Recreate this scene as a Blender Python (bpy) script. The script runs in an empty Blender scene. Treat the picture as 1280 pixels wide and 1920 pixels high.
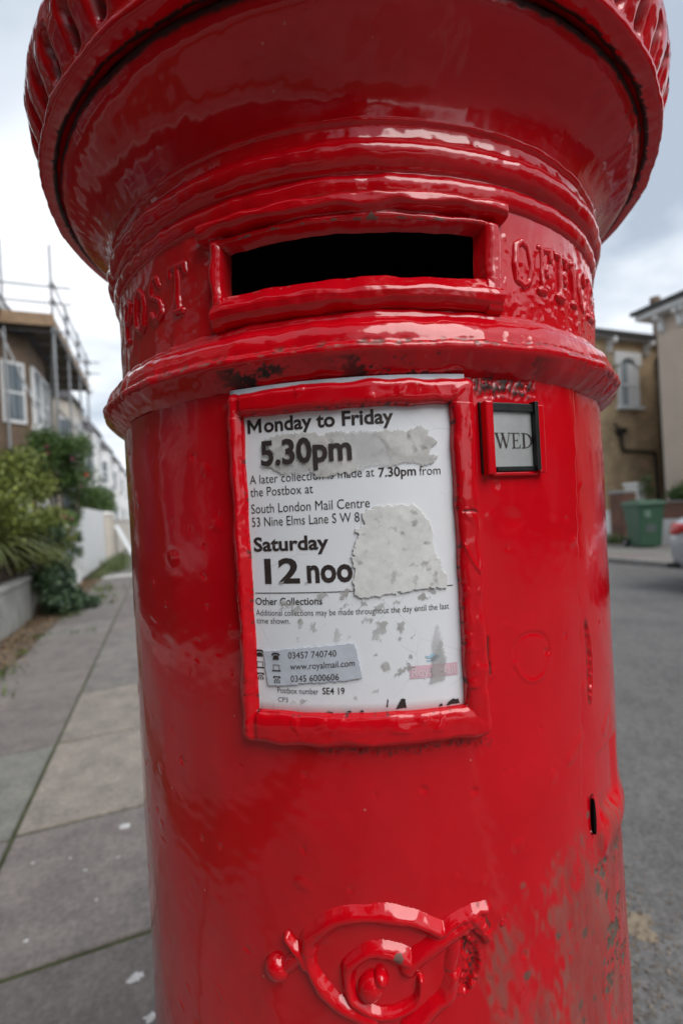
import bpy, bmesh, math, random
import numpy as np
from math import sin, cos, radians, pi, sqrt, atan2
from mathutils import Matrix, Vector

# ------------------------------------------------------------------ camera, sky, sun, exposure
sc = bpy.context.scene
col = sc.collection
EYE = 1.18                       # camera height
PSI, ROLL, PITCH = radians(20.8), radians(3.05), radians(0.0)
fwd = Vector((sin(PSI)*cos(PITCH), cos(PSI)*cos(PITCH), sin(PITCH)))
r0 = Vector((cos(PSI), -sin(PSI), 0))
u0 = r0.cross(fwd)
RR = r0*cos(ROLL) - u0*sin(ROLL)
UU = r0*sin(ROLL) + u0*cos(ROLL)
cd = bpy.data.cameras.new('camera')
cam = bpy.data.objects.new('camera', cd); col.objects.link(cam)
cam.matrix_world = Matrix(((RR.x, UU.x, -fwd.x, 0), (RR.y, UU.y, -fwd.y, 0), (RR.z, UU.z, -fwd.z, EYE), (0, 0, 0, 1)))
cd.sensor_fit = 'VERTICAL'; cd.sensor_height = 36; cd.lens = 893/1920*36
cd.clip_start = 0.02; cd.clip_end = 2000
cd.dof.use_dof = True; cd.dof.focus_distance = 0.355; cd.dof.aperture_fstop = 4.2
sc.camera = cam

SUN_EL, SUN_AZ = radians(50), radians(20.8+180-42)      # soft light from behind the camera, high up
w = bpy.data.worlds.new('World'); sc.world = w; w.use_nodes = True
nt = w.node_tree; nt.nodes.clear()
N = nt.nodes.new; Lk = nt.links.new
out = N('ShaderNodeOutputWorld'); bg = N('ShaderNodeBackground'); bg.inputs[1].default_value = 0.1
sky = N('ShaderNodeTexSky'); sky.sky_type = 'NISHITA'; sky.sun_disc = False
sky.sun_elevation = SUN_EL; sky.sun_rotation = SUN_AZ
tc = N('ShaderNodeTexCoord'); sep = N('ShaderNodeSeparateXYZ'); Lk(tc.outputs['Generated'], sep.inputs[0])
zz = N('ShaderNodeMath'); zz.operation = 'MAXIMUM'; Lk(sep.outputs[2], zz.inputs[0]); zz.inputs[1].default_value = 0.0
za = N('ShaderNodeMath'); za.operation = 'ADD'; Lk(zz.outputs[0], za.inputs[0]); za.inputs[1].default_value = 0.22
dv = N('ShaderNodeVectorMath'); dv.operation = 'DIVIDE'
cz = N('ShaderNodeCombineXYZ')
for i in range(3): Lk(za.outputs[0], cz.inputs[i])
Lk(tc.outputs['Generated'], dv.inputs[0]); Lk(cz.outputs[0], dv.inputs[1])
n1 = N('ShaderNodeTexNoise'); n1.inputs['Scale'].default_value = 1.25; n1.inputs['Detail'].default_value = 6; n1.inputs['Roughness'].default_value = .52
n1.inputs['Distortion'].default_value = .35
Lk(dv.outputs[0], n1.inputs['Vector'])
# thinner, whiter cloud towards the horizon
hz = N('ShaderNodeMapRange'); hz.inputs['From Min'].default_value = 0.0; hz.inputs['From Max'].default_value = .75
hz.inputs['To Min'].default_value = .12; hz.inputs['To Max'].default_value = -.09; Lk(zz.outputs[0], hz.inputs['Value'])
ad = N('ShaderNodeMath'); ad.operation = 'ADD'; Lk(n1.outputs[0], ad.inputs[0]); Lk(hz.outputs[0], ad.inputs[1])
rp = N('ShaderNodeValToRGB'); Lk(ad.outputs[0], rp.inputs[0])
e = rp.color_ramp.elements
e[0].position = .34; e[0].color = (.36, .42, .50, 1)
e[1].position = .64; e[1].color = (.95, .97, 1.0, 1)
m_ = e.new(.47); m_.color = (.60, .65, .71, 1)
cm = N('ShaderNodeVectorMath'); cm.operation = 'SCALE'; cm.inputs['Scale'].default_value = 8.6; Lk(rp.outputs[0], cm.inputs[0])
mx = N('ShaderNodeMixRGB'); mx.inputs[0].default_value = .93
Lk(sky.outputs[0], mx.inputs[1]); Lk(cm.outputs[0], mx.inputs[2]); Lk(mx.outputs[0], bg.inputs[0]); Lk(bg.outputs[0], out.inputs[0])

sd = bpy.data.lights.new('sun', 'SUN'); sd.energy = 1.5; sd.angle = radians(42); sd.color = (1, .97, .93)
so = bpy.data.objects.new('sun', sd); col.objects.link(so)
sdir = Vector((sin(SUN_AZ)*cos(SUN_EL), cos(SUN_AZ)*cos(SUN_EL), sin(SUN_EL)))
so.rotation_euler = sdir.to_track_quat('Z', 'Y').to_euler()
sc.view_settings.view_transform = 'Standard'; sc.view_settings.look = 'None'
sc.view_settings.exposure = 0.72; sc.view_settings.gamma = 1; sc.view_settings.use_curve_mapping = False
sc.render.engine = 'CYCLES'
sc.cycles.max_bounces = 6

# ------------------------------------------------------------------ helpers
rng = random.Random(7)
def empty(name, loc=(0, 0, 0), rz=0):
    o = bpy.data.objects.new(name, None); col.objects.link(o); o.location = loc; o.rotation_euler = (0, 0, rz); o.empty_display_size = .1
    return o
def tag(o, label=None, cat=None, group=None, kind=None):
    if label: o['label'] = label
    if cat: o['category'] = cat
    if group: o['group'] = group
    if kind: o['kind'] = kind
    return o
def link(name, me, parent=None):
    o = bpy.data.objects.new(name, me); col.objects.link(o)
    if parent: o.parent = parent
    return o
def mesh(name, verts, faces, mat, parent=None, smooth=False, kind=None):
    me = bpy.data.meshes.new(name)
    me.from_pydata([tuple(v) for v in verts], [], faces); me.materials.append(mat)
    if smooth: me.shade_smooth()
    me.update()
    return tag(link(name, me, parent), kind=kind)
class MB:
    """collects boxes, bars and tubes; build() links them as one mesh object"""
    def __init__(s): s.v = []; s.f = []; s.c = []
    def quad(s, a, b, c, d):
        n = len(s.v); s.v += [a, b, c, d]; s.f.append((n, n+1, n+2, n+3)); return s
    def box(s, x0, x1, y0, y1, z0, z1, taper=0):
        n = len(s.v); t = taper
        s.v += [(x0, y0, z0), (x1, y0, z0), (x1, y1, z0), (x0, y1, z0), (x0+t, y0+t, z1), (x1-t, y0+t, z1), (x1-t, y1-t, z1), (x0+t, y1-t, z1)]
        s.f += [(n, n+3, n+2, n+1), (n+4, n+5, n+6, n+7), (n, n+1, n+5, n+4), (n+1, n+2, n+6, n+5), (n+2, n+3, n+7, n+6), (n+3, n, n+4, n+7)]
        return s
    def tube(s, p, q, r, k=8, r2=None):
        p = Vector(p); q = Vector(q); d = (q-p).normalized(); a = d.orthogonal().normalized(); b = d.cross(a); n = len(s.v)
        r2 = r if r2 is None else r2
        for i in range(k):
            t = 2*pi*i/k; o = a*cos(t)+b*sin(t)
            s.v += [tuple(p+o*r), tuple(q+o*r2)]
        for i in range(k):
            j = (i+1) % k; s.f.append((n+2*i, n+2*j, n+2*j+1, n+2*i+1))
        s.f.append(tuple(n+2*i for i in range(k))[::-1]); s.f.append(tuple(n+2*i+1 for i in range(k)))
        return s
    def path(s, pts, r, k=8):
        for a, b in zip(pts[:-1], pts[1:]): s.tube(a, b, r, k)
        return s
    def poly(s, pts, th, ax):
        """extruded outline: pts in 3D on one plane, pushed by vector ax*th"""
        n = len(s.v); k = len(pts); ax = Vector(ax)*th
        s.v += [tuple(p) for p in pts] + [tuple(Vector(p)+ax) for p in pts]
        s.f.append(tuple(range(n+k-1, n-1, -1))); s.f.append(tuple(range(n+k, n+2*k)))
        for i in range(k):
            j = (i+1) % k; s.f.append((n+i, n+j, n+k+j, n+k+i))
        return s
    def build(s, name, mat, parent=None, smooth=False, kind=None, bevel=0):
        o = mesh(name, s.v, s.f, mat, parent, smooth, kind)
        if bevel:
            m = o.modifiers.new('bevel', 'BEVEL'); m.width = bevel; m.segments = 2; m.limit_method = 'ANGLE'
        return o

# ------------------------------------------------------------------ materials
def newmat(name):
    m = bpy.data.materials.new(name); m.use_nodes = True; nt = m.node_tree
    b = nt.nodes['Principled BSDF']
    return m, nt, b
def simple(name, c, rough=.7, var=.12, scale=6, bump=.0, bscale=40, metal=0, spec=.5, bdist=.01):
    """base colour broken up by two noises, with relief"""
    m, nt, b = newmat(name); N = nt.nodes.new; L = nt.links.new
    tc = N('ShaderNodeTexCoord'); n = N('ShaderNodeTexNoise'); n.inputs['Scale'].default_value = scale; n.inputs['Detail'].default_value = 8; n.inputs['Roughness'].default_value = .65
    L(tc.outputs['Object'], n.inputs['Vector'])
    r = N('ShaderNodeValToRGB'); e = r.color_ramp.elements
    e[0].position = .3; e[1].position = .7
    e[0].color = tuple(x*(1-var) for x in c)+(1,); e[1].color = tuple(min(1, x*(1+var)) for x in c)+(1,)
    L(n.outputs[0], r.inputs[0]); L(r.outputs[0], b.inputs['Base Color'])
    b.inputs['Roughness'].default_value = rough; b.inputs['Metallic'].default_value = metal
    b.inputs['Specular IOR Level'].default_value = spec
    if bump:
        n2 = N('ShaderNodeTexNoise'); n2.inputs['Scale'].default_value = bscale; n2.inputs['Detail'].default_value = 6
        L(tc.outputs['Object'], n2.inputs['Vector'])
        bp = N('ShaderNodeBump'); bp.inputs['Strength'].default_value = bump; bp.inputs['Distance'].default_value = bdist
        L(n2.outputs[0], bp.inputs['Height']); L(bp.outputs[0], b.inputs['Normal'])
    return m
def paint_mat():
    m, nt, b = newmat('red_gloss_paint'); N = nt.nodes.new; L = nt.links.new
    tc = N('ShaderNodeTexCoord'); O = tc.outputs['Object']
    at = N('ShaderNodeAttribute'); at.attribute_name = 'wear'; sp = N('ShaderNodeSeparateColor'); L(at.outputs['Color'], sp.inputs[0])
    def noise(s, d=5, r=.6, vec=O):
        n = N('ShaderNodeTexNoise'); n.inputs['Scale'].default_value = s; n.inputs['Detail'].default_value = d; n.inputs['Roughness'].default_value = r
        L(vec, n.inputs['Vector']); return n.outputs[0]
    def ramp(i, p0, p1, c0=(0, 0, 0, 1), c1=(1, 1, 1, 1)):
        r = N('ShaderNodeValToRGB'); r.color_ramp.elements[0].position = p0; r.color_ramp.elements[1].position = p1
        r.color_ramp.elements[0].color = c0; r.color_ramp.elements[1].color = c1; L(i, r.inputs[0]); return r.outputs[0]
    def mix(f, a, c):
        x = N('ShaderNodeMixRGB')
        if isinstance(f, float): x.inputs[0].default_value = f
        else: L(f, x.inputs[0])
        for s, q in ((1, a), (2, c)):
            if isinstance(q, tuple): x.inputs[s].default_value = q
            else: L(q, x.inputs[s])
        return x.outputs[0]
    base = ramp(noise(9, 6), .3, .7, (.53, .0008, .006, 1), (.65, .0016, .010, 1))
    # old grey-brown undercoat where the paint is rubbed, streaked down the shaft
    mp = N('ShaderNodeMapping'); mp.inputs['Scale'].default_value = (1, 1, .28); L(O, mp.inputs['Vector'])
    grey = ramp(noise(34, 8, .7, mp.outputs[0]), .35, .65, (.27, .03, .028, 1), (.22, .125, .10, 1))
    c1 = mix(sp.outputs[1], base, grey)
    dirt = ramp(noise(120, 6, .7), .3, .7, (.004, .003, .003, 1), (.035, .022, .018, 1))  # near-black grime; also carries shade painted into flutes and key slot
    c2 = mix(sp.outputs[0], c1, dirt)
    bare = ramp(noise(90, 5), .3, .7, (.075, .055, .042, 1), (.16, .13, .105, 1))
    c3 = mix(sp.outputs[2], c2, bare)
    # sparse pale specks of dust and lint stuck in the paint
    vo = N('ShaderNodeTexVoronoi'); vo.inputs['Scale'].default_value = 62; L(O, vo.inputs['Vector'])
    spk = ramp(vo.outputs['Distance'], .035, .075, (1, 1, 1, 1), (0, 0, 0, 1))
    gate = ramp(noise(23, 2), .56, .60)
    mm = N('ShaderNodeMath'); mm.operation = 'MULTIPLY'; L(spk, mm.inputs[0]); L(gate, mm.inputs[1])
    m2 = N('ShaderNodeMath'); m2.operation = 'MULTIPLY'; L(mm.outputs[0], m2.inputs[0]); m2.inputs[1].default_value = .55
    c4 = mix(m2.outputs[0], c3, (.62, .30, .27, 1))
    L(c4, b.inputs['Base Color'])
    # roughness
    rg = ramp(noise(14, 4), .3, .7, (.07, .07, .07, 1), (.15, .15, .15, 1))
    s1 = N('ShaderNodeMath'); s1.operation = 'MAXIMUM'; L(sp.outputs[0], s1.inputs[0]); L(sp.outputs[2], s1.inputs[1])
    s2 = N('ShaderNodeMath'); s2.operation = 'MAXIMUM'; L(s1.outputs[0], s2.inputs[0]); L(sp.outputs[1], s2.inputs[1])
    rr = mix(s2.outputs[0], rg, (.6, .6, .6, 1)); L(rr, b.inputs['Roughness'])
    inv = N('ShaderNodeMath'); inv.operation = 'MULTIPLY_ADD'; L(s2.outputs[0], inv.inputs[0]); inv.inputs[1].default_value = -.12; inv.inputs[2].default_value = .12
    L(inv.outputs[0], b.inputs['Coat Weight']); b.inputs['Coat Roughness'].default_value = .07; b.inputs['Coat IOR'].default_value = 1.6
    b.inputs['Specular IOR Level'].default_value = .5
    # relief: orange peel, brush drag, grit
    a1 = noise(60, 2, .4); a2 = noise(24, 3, .45, mp.outputs[0]); a3 = noise(260, 3, .7)
    x1 = N('ShaderNodeMath'); x1.operation = 'MULTIPLY_ADD'; L(a1, x1.inputs[0]); x1.inputs[1].default_value = .55; L(a2, x1.inputs[2])
    x2 = N('ShaderNodeMath'); x2.operation = 'MULTIPLY_ADD'; L(a3, x2.inputs[0]); x2.inputs[1].default_value = .16; L(x1.outputs[0], x2.inputs[2])
    x3 = N('ShaderNodeMath'); x3.operation = 'MULTIPLY_ADD'; L(spk, x3.inputs[0]); x3.inputs[1].default_value = .10; L(x2.outputs[0], x3.inputs[2])
    bp = N('ShaderNodeBump'); bp.inputs['Strength'].default_value = .24; bp.inputs['Distance'].default_value = .0012; L(x3.outputs[0], bp.inputs['Height'])
    L(bp.outputs[0], b.inputs['Normal']); L(bp.outputs[0], b.inputs['Coat Normal'])
    return m
M = {}
M['paint'] = paint_mat()
M['black_void'] = simple('unlit iron', (.004, .004, .004), .9, 0, spec=.05)  # near-black colour stands in for darkness inside slot and keyhole
M['ink'] = simple('printing ink', (.035, .025, .024), .5, .3, 200)
M['black_metal'] = simple('blackened steel', (.028, .03, .03), .38, .35, 60, .2, 200, .5, bdist=.001)
# ------------------------------------------------------------------ the pillar box
A_BOX = PSI + radians(2.45); D_BOX = .595
BOXP = (D_BOX*sin(A_BOX), D_BOX*cos(A_BOX))
box_root = empty('pillar_box', (BOXP[0], BOXP[1], 0), -A_BOX)
tag(box_root, 'red cast iron pillar box with a black posting slot and a collection notice', 'post box')

_r = np.random.default_rng(5)
_W = {}
def snoise(P, scale, seed, n=22, zs=1.0):
    """smooth pseudo-random field: a sum of sine waves around one wavelength"""
    if seed not in _W:
        g = np.random.default_rng(seed); d = g.normal(size=(n, 3)); d /= np.linalg.norm(d, axis=1)[:, None]
        _W[seed] = (d*g.uniform(.55, 1.7, n)[:, None], g.uniform(0, 6.283, n))
    d, ph = _W[seed]
    out = np.zeros(P.shape[:-1], dtype=np.float32); Q = (P*np.array([1, 1, zs])).astype(np.float32)/scale*6.283
    for k in range(len(ph)): out += np.sin(Q[..., 0]*d[k, 0]+Q[..., 1]*d[k, 1]+Q[..., 2]*d[k, 2]+ph[k])
    return out/np.sqrt(len(ph)/2)
def sstep(x, a, b):
    t = np.clip((x-a)/(b-a), 0, 1); return t*t*(3-2*t)
def cylpt(phi, rho, z):
    """phi degrees from the side that faces the street, rho from the axis"""
    p = np.radians(phi); return np.stack([rho*np.sin(p), -rho*np.cos(p), z+0*p], -1)
def grid(name, P, mat, parent, keep=None, wear_shade=None, closed=False, smooth=True):
    nu, nv = P.shape[:2]; idx = np.arange(nu*nv).reshape(nu, nv)
    iu = np.arange(nu if closed else nu-1); a = idx[iu][:, :-1]; b = idx[(iu+1) % nu][:, :-1]; c = idx[(iu+1) % nu][:, 1:]; d = idx[iu][:, 1:]
    F = np.stack([a, b, c, d], -1).reshape(-1, 4)
    if keep is not None:
        k = keep.ravel(); F = F[k[F].all(1)]
        used = np.unique(F); m = np.full(nu*nv, -1); m[used] = np.arange(len(used)); F = m[F]; V = P.reshape(-1, 3)[used]
        if wear_shade is not None: wear_shade = wear_shade.reshape(-1, 3)[used]
    else:
        V = P.reshape(-1, 3)
        if wear_shade is not None: wear_shade = wear_shade.reshape(-1, 3)
    me = bpy.data.meshes.new(name); me.vertices.add(len(V)); me.vertices.foreach_set('co', V.astype(np.float32).ravel())
    me.loops.add(F.size); me.loops.foreach_set('vertex_index', F.astype(np.int32).ravel())
    me.polygons.add(len(F)); me.polygons.foreach_set('loop_start', np.arange(0, F.size, 4, dtype=np.int32))
    me.update(calc_edges=True)
    if smooth: me.shade_smooth()
    if wear_shade is not None:
        at = me.color_attributes.new('wear', 'FLOAT_COLOR', 'POINT')
        w4 = np.ones((len(V), 4), np.float32); w4[:, :3] = np.clip(wear_shade, 0, 1); at.data.foreach_set('color', w4.ravel())
    me.materials.append(mat)
    return link(name, me, parent)
H0 = 1.18      # heights below are given from the camera's own height
def phis(lo, hi, step=.25, coarse=3.0):
    return np.concatenate([np.arange(lo, hi, step), np.arange(hi, lo+360, coarse)])
def resample(pr, step, it=2):
    p = np.array(pr, float)
    for _ in range(it):
        q = [p[0]]
        for a, b in zip(p[:-1], p[1:]): q += [a*.75+b*.25, a*.25+b*.75]
        q.append(p[-1]); p = np.array(q)
    s = np.concatenate([[0], np.cumsum(np.hypot(*np.diff(p, axis=0).T))]); n = max(2, int(s[-1]/step))
    t = np.linspace(0, s[-1], n); return np.stack([np.interp(t, s, p[:, 0]), np.interp(t, s, p[:, 1])], -1)
def seam_phi(h): return 41.2+13*(h+.05)*(h < .5)
def polyd(u, v, pts):
    """distance from (u,v) to a polyline, with the position along it"""
    best = np.full(u.shape, 9.); ps = np.zeros(u.shape); n = len(pts)-1
    for i, (a, b) in enumerate(zip(pts[:-1], pts[1:])):
        dx, dy = b[0]-a[0], b[1]-a[1]; t = np.clip(((u-a[0])*dx+(v-a[1])*dy)/(dx*dx+dy*dy+1e-12), 0, 1)
        d = np.hypot(u-a[0]-t*dx, v-a[1]-t*dy); m = d < best; best = np.where(m, d, best); ps = np.where(m, (i+t)/n, ps)
    return best, ps
MM = .268*pi/180     # metres of arc for one degree
def body_features(phi, h, P):
    """radial relief and wear on shaft and door"""
    d = .00020*snoise(P, .05, 11, zs=.5)+.000035*snoise(P, .016, 12)
    d += .0011*np.where(np.abs(phi) < 75, snoise(P, .16, 13, zs=.4), 0)*.35
    u = phi*MM
    wr = np.zeros(P.shape)
    # scraped dents and runs
    k = np.clip(snoise(P, .03, 14)-1.9, 0, 1); d += .0006*k
    k = np.clip(snoise(P, .017, 15)-2.3, 0, 1); d -= .0008*k
    # heart-shaped ring where something was once fixed
    cx, cy = 26.3*MM, -.1125; an = np.arctan2(h-cy, u-cx); rad = .0172*(1+.07*np.cos(an+.4)+.05*np.cos(2*an+1)+.04*np.sin(3*an))
    rr = np.hypot(u-cx, (h-cy)*.96)-rad
    d += -.0006*np.exp(-(rr/.0012)**2)*(.6+.6*np.sin(an+.2)) + .0007*np.exp(-((rr)/.0016)**2)*(np.sin(an) < -.1) - .0002*(rr < 0)
    # shallow bruise under the tab
    q = np.hypot((u-24*MM)/.009, (h+.012)/.007); d -= .0009*np.exp(-q*q*1.5)
    # worn lower right
    nz = snoise(P, .03, 21, zs=.6)*.30+snoise(P, .009, 22, zs=.55)*.25+snoise(P, .09, 23, zs=.5)*.35
    f = sstep(phi, 8, 30)*sstep(-h, .245, .33) + .45*sstep(phi, 26, 38)*sstep(-h, .21, .27)
    f = f*(1-.35*sstep(phi, 41, 44))
    wr[..., 1] = np.clip(sstep(f*1.0+nz*.75*sstep(f, .02, .3), .30, 1.45)*.85, 0, .75)
    # dark rusty patch above the day tab
    q = sstep(phi, 17, 19)*(1-sstep(phi, 28.5, 31))*sstep(h, .0735, .079)
    nn = snoise(P, .006, 24); wr[..., 0] = np.maximum(wr[..., 0], q*sstep(nn+(h-.078)*90, -.2, 1.0)*.95); d += q*.0006*nn
    # thin dark crack beside the notice frame
    q = (np.abs(u-18.3*MM) < .0007)*(h < -.094)*(h > -.121); wr[..., 0] = np.maximum(wr[..., 0], q); d -= .0012*q
    # broken dark line along the crease under the frame
    q = np.exp(-((h+.1655+.0018*np.sin(u*90))/.0028)**2)*(phi > -8)*(phi < 18)
    nn2 = snoise(P, .004, 25); wr[..., 0] = np.maximum(wr[..., 0], q*sstep(nn2, .2, 1.6)*.8); d += q*.0004*nn2
    # torn cavity at the cipher's right arm
    dd, _ = polyd(u, h, [(11.6*MM, -.302), (12.9*MM, -.311), (12.9*MM, -.321), (11.4*MM, -.332)])
    nn3 = snoise(P, .005, 26); q = 1-sstep(dd+.0012*nn3, .0028, .0048)
    d -= .0028*q; wr[..., 0] = np.maximum(wr[..., 0], q*sstep(nn3, -.9, .6)); d += q*.0004*snoise(P, .0045, 27)
    q2 = np.exp(-((dd-.0052)/.0014)**2); d += .0012*q2*(nn3*.3+.7)
    # chips down to iron
    ch = snoise(P, .011, 28, zs=.6)-2.75+1.3*f; wr[..., 2] = np.maximum(wr[..., 2], sstep(ch, .45, .7)*.8*sstep(f, .05, .3))
    return d, wr
# shaft
ph = np.concatenate([np.arange(-69, -50, .25), np.arange(-50, 33, 2.5), np.arange(33, 69, .25), np.arange(69, 291, 3.)])
zr = np.concatenate([np.arange(0, .12, .02), np.linspace(.12, .20, 10), np.arange(.21, .66, .03), np.arange(.66, H0+.0955, .0012)])
PH, Z = np.meshgrid(ph, zr, indexing='ij'); h = Z-H0
rho = .2652+.0*Z
rho += np.interp(Z, [0, .03, .12, .135, .15, .18, .2], [.045, .045, .04, .03, .03, .004, 0])
P = cylpt(PH, rho, Z); d, wr = body_features(PH, h, P)
u = PH*MM
vis = (PH < 80)
# flake of missing paint, key slot blackened in colour and the dented hinge boss right of the door
dd, t = polyd(u, h, [(42.0*MM, -.099), (42.9*MM, -.118), (43.1*MM, -.140), (42.6*MM, -.158), (42.4*MM, -.168)])
wd = .0006+.0040*np.sin(np.pi*np.clip(t, 0, 1))**.6; nn = snoise(P, .006, 31)
q = 1-sstep(dd+.0006*nn, wd*.7, wd); d -= .0016*q; d += q*.0004*nn; wr[..., 0] = np.maximum(wr[..., 0], q*.6*sstep(nn, -.5, 1.2))
qq = np.exp(-((dd-wd)/.0009)**2); wr[..., 0] = np.maximum(wr[..., 0], .8*qq*(u < 42.9*MM)); d += .0006*qq*(u > 42.9*MM)
dd, t = polyd(u, h, [(40.9*MM, -.244), (40.7*MM, -.268)]); q = 1-sstep(dd, .0024, .0036); d -= .010*q; wr[..., 0] = np.maximum(wr[..., 0], q)
q = sstep(u, 43.5*MM, 44.6*MM)*(1-sstep(h, -.216, -.213))*sstep(h, -.276, -.262)*(1-sstep(u, 54*MM, 58*MM)); d -= .0045*q
q = np.exp(-((h+.284)/.014)**2)*sstep(u, 41.2*MM, 44*MM)*(1-sstep(u, 60*MM, 66*MM)); d += .0042*q
for (a, b), s in ((( 43.4, -.306), .0075), ((52, -.304), .010), ((47.5, -.374), .014), ((44, -.402), .008), ((53, -.41), .011), ((50.5, -.352), .006), ((44.5, -.335), .004)):
    q = sstep(1-np.hypot((u-a*MM)/(s*1.5), (h-b)/(s*1.35))+.35*snoise(P, .009, 34), .25, .45); wr[..., 2] = np.maximum(wr[..., 2], q*.95); wr[..., 0] = np.maximum(wr[..., 0], q*.3); d -= .0009*q
P = cylpt(PH, rho+np.where(vis, d, 0), Z); grid('shaft', P, M['paint'], box_root, wear_shade=wr*vis[..., None], closed=True)
# door: its own curved casting, proud of the shaft
s = np.linspace(0, 1, 372)
S, Z = np.meshgrid(s, np.arange(.66, H0+.0912, .0012), indexing='ij'); h = Z-H0
PL = -51.0; PRR = 40.2+13*(h+.05); PH = PL+(PRR-PL)*S
P = cylpt(PH, .268+0*Z, Z); d, wr = body_features(PH, h, P)
edge = np.minimum((PH-PL)*MM, (PRR-PH)*MM)+.0005*snoise(P, .02, 41)
rho = .2677-.0040*(1-np.sqrt(np.clip(1-(1-np.clip(edge/.0035, 0, 1))**2, 0, 1)))
rho = rho+d; wr[..., 0] = np.maximum(wr[..., 0], (edge < .0007)*(PH > 0)*.9); wr[..., 0] = np.maximum(wr[..., 0], (1-sstep(edge, .0004, .0016))*.95*sstep(snoise(P, .03, 42), -1.4, -.2))
P = cylpt(PH, rho, Z); door = grid('door', P, M['paint'], box_root, wear_shade=wr)
S, Z = np.meshgrid(np.linspace(0, 1, 30), np.linspace(.22, .6605, 14), indexing='ij'); PRR = 40.2+13*(Z-H0+.05)
grid('door_foot', cylpt(PL+(PRR-PL)*S, .2677+0*Z, Z), M['paint'], box_root)

def lathe(name, prof, wearf=None, hole=None, lump=1.0, lo=-72, hi=72, it=2, step=.0012, extra=None, mat=None, pstep=.25):
    pr = resample(prof, step, it); ph = phis(lo, hi, pstep)
    PH, K = np.meshgrid(ph, np.arange(len(pr)), indexing='ij'); R = pr[K, 0]; h = pr[K, 1]
    tg = np.gradient(pr, axis=0); tg /= np.linalg.norm(tg, axis=1)[:, None]; nr = tg[K, 1]; nh = -tg[K, 0]
    P = cylpt(PH, R, h+H0)
    d = lump*(.00024*snoise(P, .024, 51, zs=.6)+.00005*snoise(P, .009, 52)+.00050*snoise(P, .07, 53))
    e2, wr = (0, np.zeros(P.shape))
    if extra is not None: e2 = extra(PH, h, R, P)
    if wearf is not None: w_ = wearf(PH, h, R, P, wr); d = d+(w_ if w_ is not None else 0)
    d = np.where(PH < 90, d, 0)
    P = cylpt(PH, R+d*nr+e2, h+H0+d*nh)
    keep = None
    if hole is not None: keep = ~((PH > hole[0]) & (PH < hole[1]) & (h > hole[2]) & (h < hole[3]))
    return grid(name, P, mat or M['paint'], box_root, keep=keep, wear_shade=wr, closed=True)
# collar above the door
def collar_wear(PH, h, R, P, wr):
    n = snoise(P, .016, 61, zs=2.5)*.5+snoise(P, .045, 62, zs=3)*.8
    under = (h < .1035)*(np.exp(-((PH+14)/7.)**4)+np.exp(-((PH-6)/9.)**4)+.6*np.exp(-((PH-25)/5.)**4))
    q = under*sstep(n+.4*snoise(P, .004, 66)+(.0975-h)*60, .35, 1.1); wr[..., 0] = q
    n2 = snoise(P, .006, 63)
    lip = np.exp(-((h-.1105)/.0026)**2)*(np.abs(PH+2) < 52)*(R > .2795)
    q2 = lip*sstep(snoise(P, .016, 64, zs=1)+.4*n2, .75, 1.1); wr[..., 2] = q2*.8; wr[..., 0] = np.maximum(wr[..., 0], lip*sstep(snoise(P, .009, 65, zs=2)+.3*n2, 1.0, 1.3)*.8)
    rt = sstep(PH, 30, 50)*(R > .279)*(h < .113); wr[..., 0] = np.maximum(wr[..., 0], rt*sstep(n2+n, .9, 1.6)*.7)
    return -.0007*wr[..., 2]-.0004*wr[..., 0]+lip*.0001*n2
lathe('collar', [(.2630, .0885), (.2665, .0898), (.2690, .0915), (.2725, .0940), (.2765, .0975), (.2800, .1015), (.2822, .1040), (.2836, .1065), (.2834, .1095), (.2815, .1112), (.2800, .1115), (.2797, .1135), (.2790, .1180), (.2768, .1235), (.2735, .1280), (.2700, .1305), (.2683, .1313), (.2680, .1335), (.2672, .1358), (.2655, .1372), (.2642, .1378), (.2625, .1380)], collar_wear, lump=1.1)
AP = (-20.3, 21.0, .1597, .1980)     # the posting slot
HOLE = (AP[0]-.9, AP[1]+.9, AP[2]-.0045, AP[3]+.003)
def neck_relief(PH, h, R, P, wr):
    return .0004*np.clip(snoise(P, .007, 71)-.2, 0, 2)*sstep(PH, 22, 30)*(h < .2)*.9
lathe('neck', [(.2640, .1360), (.2640, .150), (.2640, .170), (.2640, .190), (.2640, .2150), (.2640, .2165)], neck_relief, hole=HOLE, lump=.9)
def bowl_wear(PH, h, R, P, wr):
    n = snoise(P, .012, 72)+.5*snoise(P, .005, 73)
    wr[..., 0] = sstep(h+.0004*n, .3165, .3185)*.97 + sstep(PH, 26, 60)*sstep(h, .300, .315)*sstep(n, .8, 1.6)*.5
    wr[..., 2] = 0
    return None
lathe('moulding', [(.2625, .2155), (.2650, .2165), (.2672, .2195), (.2682, .2235), (.2684, .2275), (.2672, .2305), (.2655, .2322), (.2662, .2335), (.2700, .2355), (.2728, .2400), (.2737, .2445), (.2728, .2490), (.2700, .2525), (.2672, .2542), (.2665, .2555), (.2664, .262), (.2668, .2650), (.2690, .2665), (.2692, .2685)], None, lump=1.0)
lathe('bowl', [(.2670, .2678), (.2680, .272), (.2697, .2780), (.2725, .2840), (.2765, .2900), (.2815, .2955), (.2875, .3000), (.2935, .3036), (.2995, .3070), (.3045, .3108), (.3075, .3150), (.3090, .3195), (.3095, .3225), (.3060, .3240)], bowl_wear, lump=.55, lo=-78, hi=78, pstep=.3, step=.0014)
NF = 60
def flutes(PH, h, R, P):
    t = (PH/360*NF+.35) % 1.0; g = np.exp(-((t-.5)/.14)**2)
    win = sstep(h, .336, .346)*(1-sstep(h, .3635, .372))
    return -(.0115*g-.0008*np.cos((t-.0)*2*np.pi))*win*np.where(R > .3, 1, 0)
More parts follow.
